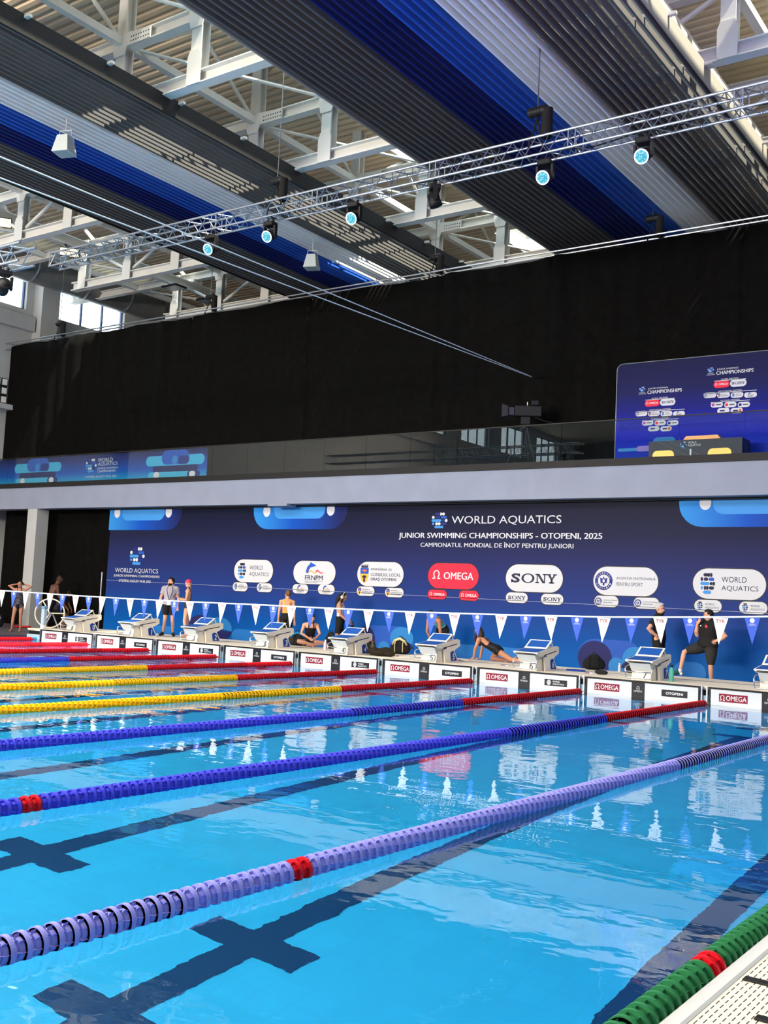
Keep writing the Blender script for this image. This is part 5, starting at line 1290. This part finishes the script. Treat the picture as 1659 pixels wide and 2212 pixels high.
    if beard:
        loc_ = (co - np.array(Hc)) @ np.array(RH)
        keep = (idx == names.index('head')) & (loc_[:, 2] < -.038) & (loc_[:, 1] < .02) & ~((np.abs(loc_[:, 0]) < .022) & (np.abs(loc_[:, 2] + .062) < .007))
        ids = {}; m2 = M(); m2.smooth = True; fl = [f_ for f_ in fv if all(keep[i] for i in f_)]
        for f_ in fl:
            for i in f_: ids.setdefault(i, len(ids))
        arr = np.array(list(ids)); m2.add(co[arr] + no[arr] * .004, [[ids[i] for i in f_] for f_ in fl]); m2.build('beard', beard, t)
    if hair:
        g = M()
        if hair != 'cap': g.ell(hp(0, .028, .045), (.085, .096, .098), RH, 16, 12)
        if hair == 'short': g.ell(hp(0, .0, .10), (.07, .085, .045), RH, 14, 8)
        if hair == 'quiff': g.ell(hp(0, -.035, .105), (.06, .06, .045), RH, 14, 8); g.ell(hp(0, .0, .10), (.07, .085, .045), RH, 14, 8)
        if hair == 'bun': g.ell(hp(0, .11, .03), (.04, .045, .045), RH, 12, 8); g.ell(hp(0, .08, .1), (.035, .035, .035), RH, 10, 8)
        if hair == 'pony': g.tube([hp(0, .11, .03), hp(0, .14, -.04), hp(.01, .12, -.14), hp(.01, .10, -.2)], [.035, .04, .03, .012], n=8)
        if hair == 'long': g.tube([hp(.0, .08, .02), hp(.02, .11, -.08), hp(.03, .10, -.2), hp(.03, .08, -.32)], [.08, .08, .065, .03], n=10); [g.tube([hp(s_ * .07, .01, .03), hp(s_ * .085, .0, -.07), hp(s_ * .085, -.01, -.19), hp(s_ * .08, .0, -.27)], [.03, .035, .032, .012], n=8) for s_ in (-1, 1)]
        if hair == 'afro': g.ell(hp(0, .03, .07), (.12, .13, .11), RH, 14, 10); [g.ell(hp(.09 * math.cos(q), .03 + .1 * math.sin(q), .1), (.05, .05, .05), RH, 8, 6) for q in np.arange(0, 6.2, .8)]
        if hair == 'cap': g.ell(hp(0, .016, .048), (.084, .100, .094), RH, 16, 12)
        # keep the face clear
        m3 = remeshed(g, 'hair', .011, 2); m3.materials.clear(); kill = []
        import bmesh
        bm = bmesh.new(); bm.from_mesh(m3)
        for v in list(bm.verts):
            l = RH.transposed() @ (v.co - Hc)
            if l.y < -.03 and l.z < (.075 if hair != 'cap' else .06) and abs(l.x) < .07: kill.append(v)
        bmesh.ops.delete(bm, geom=kill, context='VERTS'); bm.to_mesh(m3); bm.free()
        m3.materials.append(hairmat); o = bpy.data.objects.new('swim_cap' if hair == 'cap' else 'hair', m3); COL.objects.link(o); o.parent = t
    return t, hp
# clothing regions
def reg(sides='LR', **k):
    def w(names, idx, tv, ttor, istor, sdc, frc, co):
        keep = np.zeros(len(co), bool)
        for nm, (a, b) in k.items():
            if nm == 'torso': keep |= istor & (ttor >= a) & (ttor <= b)
            else:
                for S in sides: keep |= (idx == names.index(nm + S)) & (tv >= a) & (tv <= b)
        return keep
    return w
def suit(top=.80, back=.45, strap=.055, legs=.10, xback=True):
    def w(names, idx, tv, ttor, istor, sdc, frc, co):
        front = frc < 0.0
        keep = istor & (ttor < np.where(front, top, back))
        keep |= istor & (ttor >= .4) & (np.abs(np.abs(sdc) - (.065)) < .016)
        if xback: keep |= istor & ~front & (ttor > .45) & (np.abs(np.abs(sdc) - np.clip((ttor - .62) * .35, 0, .09)) < .018)
        for S in 'LR': keep |= (idx == names.index('thigh' + S)) & (tv < legs)
        return keep
    return w
cl_grey = mat('tshirt_grey', srgb(168, 160, 168), 0.8, noise=0.04, nscale=6); cl_black = mat('cloth_black', (0.012, 0.012, 0.013), 0.85); cl_dark = mat('shorts_charcoal', srgb(46, 46, 46), 0.85); suit_black = mat('swimsuit_black', (0.010, 0.010, 0.012), 0.5)
suit_yellow = mat('swimsuit_yellow', srgb(238, 170, 56), 0.5); suit_white = mat('swimsuit_white', srgb(214, 214, 220), 0.6, noise=0.25, nscale=40); suit_teal = mat('swimsuit_teal', srgb(110, 196, 190), 0.5); suit_pattern = mat('swimsuit_pattern', srgb(52, 50, 60), 0.5, noise=0.9, nscale=18)
cap_pink = mat('swim_cap_pink', srgb(206, 62, 98), 0.35); shoe_black = mat('shoe_black', (0.02, 0.02, 0.022), 0.6); shoe_teal = mat('shoe_teal', srgb(30, 80, 78), 0.6); sock_white = mat('sock_white', srgb(225, 225, 225), 0.8); cl_purple = mat('shirt_purple', srgb(78, 66, 92), 0.8); cl_red = mat('shirt_red', srgb(190, 24, 36), 0.7); trunks = mat('trunks_dark', srgb(26, 24, 32), 0.7)
def C(nm, mt, where, off=.006, loose=0, label=None): return dict(name=nm, mat=mt, where=where, off=off, loose=loose, label=label)
SHORTS = reg(torso=(-.2, .38), thigh=(-.3, .72)); SHORT2 = reg(torso=(-.2, .36), thigh=(-.3, .45)); TEE = reg(torso=(-.02, 1.1), uarm=(-.3, .62)); SHOES = [reg(sides=q, foot=(-.3, 1.3)) for q in 'LR']; SOCK = [reg(sides=q, shin=(.86, 1.3)) for q in 'LR']
DZ = 0.335
# 1 man with lanyard
t, hp = person('man in pale grey t-shirt with a lanyard, standing on the deck looking aside', (3.46, 1.74, DZ), 38, dict(face=(-.75, -.66, .12), kL=(.12, -.02, .50), aL=(.15, .02, .085), tL=(.2, -.14, .03), aR=(-.14, .02, .085), tR=(-.19, -.14, .03), eL=(.25, .02, 1.13), wL=(.25, -.05, .90), eR=(-.27, .03, 1.14), wR=(-.29, -.03, .90)), skin_l, 0.985, 1.12, 'quiff', hair_black,
               [C('shoe', shoe_black, SHOES, .012), C('shorts', cl_black, SHORTS, .022, 4), C('t_shirt', cl_grey, TEE, .028, 4)], beard=hair_black)
g = M(); g.tube([(-.06, -.07, 1.47), (-.09, -.14, 1.38), (-.02, -.165, 1.12), (0, -.17, 1.06)], .008, n=5); g.build('lanyard_strap', mat('lanyard_blue', srgb(50, 60, 110), .7), t)
g = M(); g.tube([(.06, -.07, 1.47), (.09, -.14, 1.38), (.03, -.165, 1.12), (0, -.17, 1.06)], .008, n=5); g.build('lanyard_strap', MATS['lanyard_blue'], t)
g = M(); g.box(-.05, .06, -.178, -.172, .92, 1.07); g.build('badge', white_plastic, t)
# 2 woman in pink cap
t, hp = person('woman in pink swim cap and dark patterned swimsuit, seen from the side, reading a phone', (4.25, 1.70, DZ), -52, dict(face=(.05, -.85, -.45), eL=(.21, -.03, 1.12), wL=(.09, -.26, 1.14), eR=(-.20, -.02, 1.12), wR=(-.03, -.27, 1.17), fL=(-.3, -.6, .6), fR=(.3, -.7, .6), kL=(.08, -.05, .50), kR=(-.08, 0, .50)), skin_l, .965, .95, 'cap', cap_pink,
               [C('swimsuit', suit_pattern, suit(.82, .40))])
w_ = t
ph = thing('phone', 'black smartphone held up by the woman in the pink cap', 'phone', w_.location + Matrix.Rotation(R(-52), 3, 'Z') @ V((.03, -.395, 1.245)) * .965, rz=R(-52))
g = M(); g.rbox(-.037, .037, -.075, .075, -.005, .005, .004); g.v = [tuple(Matrix.Rotation(R(55), 3, 'X') @ V(p)) for p in g.v]; g.build('case', black_plastic, ph)
g = M(); g.add([(-.033, -.07, .0055), (.033, -.07, .0055), (.033, .07, .0055), (-.033, .07, .0055)], [(0, 1, 2, 3)]); g.v = [tuple(Matrix.Rotation(R(55), 3, 'X') @ V(p)) for p in g.v]; g.build('screen', mat('phone_screen', (.02, .03, .05), .1), ph)
# 3 woman in yellow, back view
person('woman in yellow cross-back swimsuit and black shorts, seen from behind beside starting block 3', (6.90, 3.0, .10), -140, dict(face=(.35, -.93, -.05), kL=(.09, .06, .50), aL=(.12, .20, .10), tL=(.13, .06, .03), wR=(-.235, .0, .88)), skin_l, 1.0, .97, 'bun', hair_fair,
       [C('swimsuit', suit_yellow, suit(.82, .46)), C('shorts', cl_black, SHORTS, .02, 3), C('sandal', white_plastic, [reg(sides=q, foot=(.1, 1.3)) for q in 'LR'], .008)])
# 4 woman sitting cross-legged
person('woman in black swimsuit sitting cross-legged on the deck, head bowed over her hands', (8.42, 2.22, DZ), 48,
       dict(P=(0, .02, .12), W=(0, .0, .29), C=(0, -.05, .47), N=(0, -.10, .64), H=(0, -.19, .75), face=(.1, -.8, -.6), hL=(.10, .0, .11), kL=(.36, -.22, .13), aL=(.02, -.34, .07), tL=(-.12, -.38, .05), hR=(-.10, .0, .11), kR=(-.36, -.22, .15), aR=(0.0, -.26, .09), tR=(.12, -.22, .06),
            sL=(.175, -.07, .58), eL=(.24, -.20, .36), wL=(.10, -.36, .24), fL=(-.6, -.6, -.3), sR=(-.175, -.07, .58), eR=(-.26, -.18, .36), wR=(-.08, -.36, .24), fR=(.6, -.6, -.3)), skin_l, 1.0, .95, 'bun', hair_brown, [C('swimsuit', suit_black, suit(.82, .5))])
# 5 woman with headphones
t, hp = person('woman with pale headphones and black shorts, walking in profile behind starting block 4', (8.82, 3.0, .10), 118, dict(face=(0, -.92, -.35), H=(0, -.06, 1.60), eL=(.22, -.06, 1.13), wL=(.20, -.24, .98), fL=(0, -.7, -.7), eR=(-.22, -.04, 1.13), wR=(-.2, -.25, .96), fR=(0, -.7, -.7), kR=(-.09, .05, .50), aR=(-.1, .14, .10), tR=(-.1, -.02, .03)), skin_t, 1.0, .97, 'long', hair_black,
       [C('swim_top', suit_white, suit(.84, .55)), C('shorts', cl_black, SHORTS, .02, 3)])
for s_ in (-1, 1):
    g = M(); g.smooth = True; c = hp(s_ * .098, .02, .0); g.ell(c, (.03, .045, .05), None, 12, 8); g.build('ear_cup', mat('headphone_pale', srgb(205, 208, 200), .4), t)
g = M(); g.tube([hp(.1 * math.cos(q), .02, .03 + .125 * math.sin(q)) for q in np.linspace(0, 3.14, 12)], .011, n=6); g.build('headband', MATS['headphone_pale'], t)
tw = thing('black_garment', 'black garment hanging from the hand of the woman with headphones', 'clothing', (t.location + Matrix.Rotation(R(118), 3, 'Z') @ V((.20, -.31, .90))), rz=R(118))
g = M(); g.smooth = True; g.tube([(0, 0, .05), (0, -.01, -.06), (.01, .0, -.24), (0, .02, -.42)], [.03, .035, .045, .03], n=10); g.build('cloth', cl_black, tw)
# 6 woman bending
person('woman in teal swimsuit top and black shorts bending forward with hands on her knees', (12.02, 3.0, .10), -5,
       dict(P=(0, .18, .90), W=(0, .07, 1.02), C=(0, -.10, 1.11), N=(0, -.28, 1.17), H=(0, -.40, 1.24), face=(-.2, -.9, -.25), hL=(.09, .16, .88), hR=(-.09, .16, .88), kL=(.11, .03, .48), kR=(-.11, .03, .48), aL=(.11, .12, .09), aR=(-.11, .12, .09), tL=(.12, -.05, .03), tR=(-.12, -.05, .03),
            sL=(.17, -.23, 1.12), sR=(-.17, -.23, 1.12), eL=(.20, -.20, .84), eR=(-.21, -.22, .84), wL=(.14, -.06, .60), wR=(-.15, -.08, .58), fL=(0, -.1, -1), fR=(0, -.1, -1)), skin_m, 1.0, 1.0, 'bun', hair_black, [C('swimsuit', suit_teal, suit(.8, .6)), C('shorts', cl_black, SHORT2, .014, 2)])
# 7 woman in a cobra stretch on the deck
person('woman in black swimsuit stretching prone on the deck, chest raised on straight arms', (14.03, 2.36, DZ), -84,
       dict(P=(0, .06, .30), W=(0, -.10, .35), C=(0, -.26, .44), N=(0, -.40, .55), H=(0, -.46, .68), face=(-.25, -.95, .05), up=(0, -.3, .95), hL=(.09, .09, .27), hR=(-.09, .09, .27), kL=(.10, .46, .09), kR=(-.12, -.14, .07), aL=(.1, .88, .05), aR=(-.12, .27, .05), tL=(.1, 1.04, .03), tR=(-.12, .43, .03),
            sL=(.17, -.36, .50), sR=(-.17, -.36, .50), eL=(.2, -.43, .27), eR=(-.2, -.43, .27), wL=(.2, -.46, .05), wR=(-.2, -.46, .05), fL=(.1, -1, -.25), fR=(-.1, -1, -.25)), skin_t, 1.0, .97, 'long', hair_brown, [C('swimsuit', suit_black, suit(.82, .52, legs=.22))])
# 8 grey-haired man
person('grey-haired man in black polo shirt with hand on hip behind starting block 7', (17.80, 3.1, .10), 95, dict(face=(-.25, -1, 0), eR=(-.32, .14, 1.16), wR=(-.20, -.02, 1.02), fR=(.5, .3, -.5), eL=(.30, .1, 1.15), wL=(.2, -.05, 1.0), fL=(-.5, .3, -.5)), skin_l, 1.045, 1.2, 'short', hair_grey,
       [C('trousers', cl_black, reg(torso=(-.2, .36), thigh=(-.3, 1.3), shin=(-.3, .9)), .016, 3), C('polo_shirt', cl_black, reg(torso=(.06, 1.1), uarm=(-.3, .66)), .022, 4), C('shoe', shoe_black, SHOES, .012)])
# 9 man with one foot up
t, hp = person('man in black t-shirt with red crest, one foot raised on the deck', (18.98, 2.90, .10), -22,
       dict(P=(.0, .0, .93), face=(-.7, -.72, 0), hR=(-.09, 0, .92), kR=(-.36, -.34, .78), aR=(-.42, -.40, .335), tR=(-.55, -.50, .275), kL=(.10, -.01, .49), eR=(-.22, -.12, 1.16), wR=(-.14, -.20, 1.40), fR=(.5, .1, .8), eL=(.40, .10, 1.16), wL=(.20, -.02, 1.04), fL=(-.8, -.3, -.3)), skin_l, .985, 1.4, 'short', hair_black,
       [C('shorts', cl_dark, reg(torso=(-.2, .36), thigh=(-.3, .92)), .022, 3), C('t_shirt', cl_black, TEE, .028, 3), C('sock', sock_white, SOCK, .008), C('shoe', shoe_teal, SHOES, .014)], beard=None)
g = M(); g.lathe([(0, -.01), (.035, -.004), (.038, .0)], (.08, -.165, 1.36), n=14, axis=1); g.build('crest', mat('crest_red', srgb(206, 60, 66), .6), t)
g = M(); g.lathe([(0, -.01), (.016, -.004), (.018, .0)], (-.07, -.165, 1.37), n=12, axis=1); g.build('chest_badge', white_plastic, t)
# 10 swimmer with arms behind the head
person('woman in dark patterned swimsuit with arms folded behind her head, far left', (-2.38, .80, .13), 42, dict(face=(-.3, -.95, -.05), sL=(.17, .01, 1.43), eL=(.38, .0, 1.56), wL=(.12, .11, 1.62), fL=(-1, .1, 0), sR=(-.17, .01, 1.43), eR=(-.38, .0, 1.56), wR=(-.12, .11, 1.62), fR=(1, .1, 0), kR=(-.12, -.12, .5), aR=(-.13, -.18, .085), tR=(-.15, -.33, .03)), skin_m, .93, .95, 'bun', hair_black, [C('swimsuit', suit_pattern, suit(.82, .45))])
# 11 dark-skinned man, back view
person('bare-backed dark-haired man in dark trunks bending his head, seen from behind at the left', (-4.02, 3.25, .13), 168, dict(W=(0, -.02, 1.10), C=(0, -.08, 1.28), N=(0, -.16, 1.44), H=(0, -.24, 1.55), face=(0, -.6, -.8), up=(0, -.8, .6), sL=(.185, -.12, 1.39), sR=(-.185, -.12, 1.39), eL=(.23, -.14, 1.12), eR=(-.23, -.14, 1.12), wL=(.16, -.3, .98), wR=(-.2, -.28, .94), kR=(-.1, .1, .5), aR=(-.1, .2, .1), tR=(-.1, .05, .03)), skin_d, 1.07, 1.06, 'afro', hair_brown, [C('trunks', trunks, reg(torso=(-.2, .30), thigh=(-.3, .8)), .018, 3)])
# 12 and 13
person('person in purple-grey shirt leaning behind the bare-backed man, mostly hidden', (-4.45, 4.02, .13), 120, dict(P=(0, .1, .72), W=(0, .02, .85), C=(0, -.08, 1.0), N=(0, -.18, 1.15), H=(0, -.28, 1.25), face=(0, -.7, -.7), hL=(.09, .1, .70), hR=(-.09, .1, .70), kL=(.1, -.25, .48), kR=(-.1, -.25, .48), aL=(.1, -.1, .085), aR=(-.1, -.1, .085), tL=(.12, -.27, .03), tR=(-.12, -.27, .03), sL=(.17, -.14, 1.09), sR=(-.17, -.14, 1.09), eL=(.22, -.22, .86), eR=(-.22, -.22, .86), wL=(.15, -.36, .7), wR=(-.15, -.36, .7)), skin_m, 1.0, 1.05, 'short', hair_black, [C('shirt', cl_purple, TEE, .02, 3), C('shorts', cl_black, SHORTS, .02, 3)])
person('person in red shirt cut off by the left edge of the photo', (-5.35, 1.9, .13), 50, dict(face=(-.3, -.9, 0)), skin_m, .9, 1.0, 'short', hair_black, [C('shirt', cl_red, TEE, .02, 3), C('shorts', cl_black, SHORTS, .02, 3)])
# ============================================================ THINGS LYING ON THE DECK
bag_black = mat('bag_black', (0.014, 0.014, 0.015), 0.8, bump=0.3, nscale=12); bag_blue = mat('bag_blue', srgb(24, 120, 170), 0.7); bag_pink = mat('bag_pink', srgb(226, 60, 110), 0.6); bag_cream = mat('bag_cream', srgb(220, 206, 150), 0.7); fur_dark = mat('fleece_dark', srgb(40, 34, 24), 0.95, noise=0.4, nscale=30, bump=0.8)
def blob(pts, vox=0.014, sm=4):
    g = M()
    for c, r in pts: g.ell(c, r, None, 14, 10)
    return remeshed(g, 'blob', vox, sm)
def bag(label, x, y, z, rz, w, d, h, accent=None, accent_name='trim', group='swimmers bags on the deck', straps=True):
    t = thing('backpack', label, 'bag', (x, y, z), rz=R(rz), group=group)
    me = blob([((0, 0, h * .42), (w * .5, d * .5, h * .42)), ((-w * .22, 0, h * .3), (w * .3, d * .46, h * .3)), ((w * .22, 0, h * .3), (w * .3, d * .46, h * .3)), ((0, -d * .3, h * .28), (w * .34, d * .3, h * .24)), ((0, 0, h * .75), (w * .3, d * .36, h * .24))])
    me.materials.clear(); me.materials.append(bag_black); me.name = 'body'; lo = min(v.co.z for v in me.vertices)
    for v in me.vertices: v.co.z = max(0, v.co.z - lo)
    o = bpy.data.objects.new('body', me); COL.objects.link(o); o.parent = t
    if accent:
        g = M(); g.smooth = True; g.tube([(-w * .36, -d * .30, h * .55), (-w * .25, -d * .36, h * .80), (0, -d * .34, h * .93), (w * .25, -d * .36, h * .80), (w * .36, -d * .30, h * .55)], [.022, .03, .034, .03, .022], n=8); o = g.build(accent_name, accent, t); o['label'] = 'coloured edging'
    if straps:
        for s_ in (-1, 1):
            g = M(); g.tube([(s_ * w * .18, -d * .30, h * .86), (s_ * w * .2, -d * .62, h * .6), (s_ * w * .2, -d * .56, h * .12)], .014, n=6); g.build('strap', accent if accent is bag_cream else bag_black, t)
    g = M(); g.tube([(-.05, 0, h * .92), (-.04, 0, h * 1.06), (.04, 0, h * 1.06), (.05, 0, h * .92)], .009, n=6); g.build('handle', bag_black, t)
    return t
D_ = 0.335
def on_deck(u, y, z=D_): return float(at(u, 1400, 1, y)[0])
bag('black backpack with blue edging beside the seated woman', on_deck(641, 2.3), 2.3, D_, 40, .50, .34, .38, bag_blue, 'blue_edge')
bag('black backpack upright just behind starting block 4, left side', on_deck(716, 2.2), 2.15, D_, 35, .34, .26, .46)
bag('black backpack with pink edging behind starting block 4, right side', on_deck(792, 2.3), 2.3, D_, 30, .46, .34, .40, bag_pink, 'pink_edge')
bag('black backpack with cream straps standing between starting blocks 4 and 5', on_deck(865, 2.35), 2.35, D_, 20, .52, .34, .42, bag_cream, 'cream_edge')
bag('black backpack lying at the deck edge between starting blocks 6 and 7', on_deck(1284, 2.4), 2.4, D_, 20, .50, .36, .36)
bag('black bag half hidden behind starting block 7', on_deck(1357, 2.4) + .12, 2.4, D_, 20, .34, .30, .34)
t = thing('fleece_blanket', 'dark brown fleece bundle on the deck right of starting block 4', 'blanket', (11.80, .80, D_), rz=R(10))
me = blob([((0, 0, .07), (.34, .24, .09)), ((.12, .02, .11), (.2, .2, .09)), ((-.15, -.03, .09), (.2, .18, .09)), ((.26, -.06, .05), (.13, .14, .06))]); me.materials.clear(); me.materials.append(fur_dark)
lo = min(v.co.z for v in me.vertices)
for v in me.vertices: v.co.z = max(0.0, v.co.z - lo) + .0
o = bpy.data.objects.new('bundle', me); COL.objects.link(o); o.parent = t
def bottle(label, x, y, z, r, h, col, cap, rough=.35, trans=False):
    t = thing('drinking_bottle', label, 'bottle', (x, y, z), group='drinking bottles on the deck')
    g = M(); g.smooth = True; g.lathe([(0, 0), (r * .95, .0), (r, .01), (r, h * .62), (r * .92, h * .72), (r * .5, h * .82), (r * .45, h * .86)], n=16); g.build('body', col, t)
    g = M(); g.smooth = True; g.lathe([(r * .52, h * .85), (r * .55, h * .86), (r * .55, h * .96), (r * .4, h), (0, h)], n=14); g.build('cap', cap, t)
    return t
b_pink = mat('bottle_pink', srgb(232, 196, 206), .25); b_olive = mat('bottle_olive', srgb(92, 92, 50), .45); b_teal = mat('bottle_teal', srgb(92, 186, 164), .4); b_clear = mat('bottle_pale', srgb(196, 206, 216), .15)
bottle('pink and clear drinks bottle at the deck edge left of starting block 4', *at(702, 1404, 2, D_)[:2], D_, .042, .26, b_pink, white_plastic)
bottle('pale pink drinks bottle behind the hand rail of starting block 4', *(np.array(at(724, 1404, 2, D_)[:2]) + 0), D_, .042, .22, b_pink, b_clear)
bottle('olive green flask beside the right side of starting block 4', 11.43, .95, D_, .055, .34, b_olive, b_olive)
bottle('turquoise flask with black cap beside the right side of starting block 7', 19.03, .56, D_, .048, .33, b_teal, black_plastic)
bottle('small clear water bottle on the deck between the bag and starting block 7', *at(1338, 1452, 2, D_)[:2], D_, .035, .20, b_clear, white_plastic)
bottle('clear water bottle standing behind starting block 7, before the grey-haired man', on_deck(1425, 2.2), 2.2, D_, .04, .24, b_clear, white_plastic).scale = (1, 1, 1)
t = thing('swim_fins', 'blue kick board lying flat on the deck right of starting block 6', 'kick board', (float(at(1246, 1450, 2, D_)[0]), float(at(1246, 1450, 2, D_)[1]), D_), rz=R(-20)); t.name = 'kick_board'
g = M(); g.prism([(-.2, -.12), (.1, -.12), (.18, -.08), (.2, 0), (.18, .08), (.1, .12), (-.2, .12)], 0, .035, axis=2); g.build('board', mat('board_blue', srgb(30, 70, 160), .5), t)
def goggles(label, u, v, colr):
    p = at(u, v, 2, D_); t = thing('swim_goggles', label, 'goggles', (float(p[0]), float(p[1]), D_), rz=R(random.uniform(-40, 40)), group='swim goggles left on the deck')
    for s_ in (-1, 1):
        g = M(); g.smooth = True; g.lathe([(0, .035), (.025, .03), (.034, .012), (.036, 0)], (s_ * .045, 0, 0.0), n=12); g.build('eye_cup', colr, t)
    g = M(); g.tube([(.08, 0, .012), (.11, .06, .01), (.0, .12, .012), (-.11, .06, .01), (-.08, 0, .012)], .008, n=6); g.build('strap', white_plastic, t)
gl_c = mat('goggle_lens', srgb(150, 120, 140), .15)
goggles('pale goggles on the deck right of starting block 5', 990, 1427, gl_c); goggles('pale goggles lying near the hand rail of starting block 6', 1087, 1438, gl_c); goggles('pale goggles on the deck between the fleece bundle and starting block 5', 855, 1418, gl_c); goggles('pale goggles beside the black pouch left of starting block 7', 1268, 1455, gl_c)
p = at(1297, 1457, 2, D_); t = thing('pouch', 'small black pouch lying on the deck left of starting block 7', 'pouch', (float(p[0]), float(p[1]), D_), rz=R(8))
me = blob([((0, 0, .05), (.13, .07, .05)), ((.08, 0, .045), (.08, .06, .042))], .009, 2); me.materials.clear(); me.materials.append(bag_black); lo = min(v.co.z for v in me.vertices)
for v in me.vertices: v.co.z -= lo
o = bpy.data.objects.new('case', me); COL.objects.link(o); o.parent = t
g = M(); g.tube([(-.12, 0, .06), (0, -.005, .104), (.13, 0, .06)], .004, n=5); g.build('zip', chain_steel, t)
# lane rope reel and acrylic post at the far left end of the deck
wheel_white = mat('reel_cream', srgb(226, 220, 200), .4)
def reel(label, x, y, z, rz):
    t = thing('rope_reel', label, 'reel wheel', (x, y, z), rz=R(rz), group='lane rope reels')
    g = M(); g.smooth = True; g.tube([(.44 * math.cos(a), 0, .46 + .44 * math.sin(a)) for a in np.linspace(0, 2 * math.pi, 41)[:-1]], .022, n=8, closed=True); g.build('rim', wheel_white, t)
    for k in range(3):
        a = R(120 * k + 2); g = M(); g.cyl((0, 0, .46), (.43 * math.cos(a), 0, .46 + .43 * math.sin(a)), .018, n=8); g.build('spoke', wheel_white, t)
    g = M(); g.cyl((0, -.05, .46), (0, .5, .46), .04, n=10); g.build('axle', chain_steel, t)
    g = M(); g.prism([(-.25, 0), (-.2, 0), (.02, .48), (-.02, .48)], .30, .34, axis=1); g.prism([(.25, 0), (.2, 0), (-.02, .48), (.02, .48)], .30, .34, axis=1); g.build('stand', chain_steel, t)
reel('large cream spoked reel wheel at the left end of the starting deck', -.56, .62, D_ + .0, 40)
reel('cream reel wheel cut off by the left edge of the photo', -1.95, -.72, .13, 40)
t = thing('timing_post', 'clear acrylic post at the left corner of the starting deck, beside block 0', 'post', (-.22, .16, D_))
g = M(); g.rbox(-.075, .075, -.06, .06, .0, .12, .01); g.build('foot', white_plastic, t)
g = M(); g.rbox(-.07, .07, -.055, .055, .12, .60, .008); g.build('acrylic_case', mat('acrylic', srgb(170, 190, 205), .15), t)
g = M(); g.rbox(-.085, .085, -.065, .065, .60, .68, .012); g.build('cap', mat('acrylic_cap', srgb(110, 150, 180), .3), t)
bagL = bag('white and black backpack on the floor behind the woman at the far left', -5.6, 2.3, .13, 30, .46, .34, .52, white_plastic, 'white_edge')
t = thing('towel', 'red towel lying on the floor beside the concrete column', 'towel', (-5.2, 3.0, .13), rz=R(25))
me = blob([((0, 0, .03), (.32, .14, .035)), ((.2, .05, .04), (.16, .12, .04))]); me.materials.clear(); me.materials.append(cl_red); lo = min(v.co.z for v in me.vertices)
for v in me.vertices: v.co.z = max(0, v.co.z - lo)
o = bpy.data.objects.new('cloth', me); COL.objects.link(o); o.parent = t
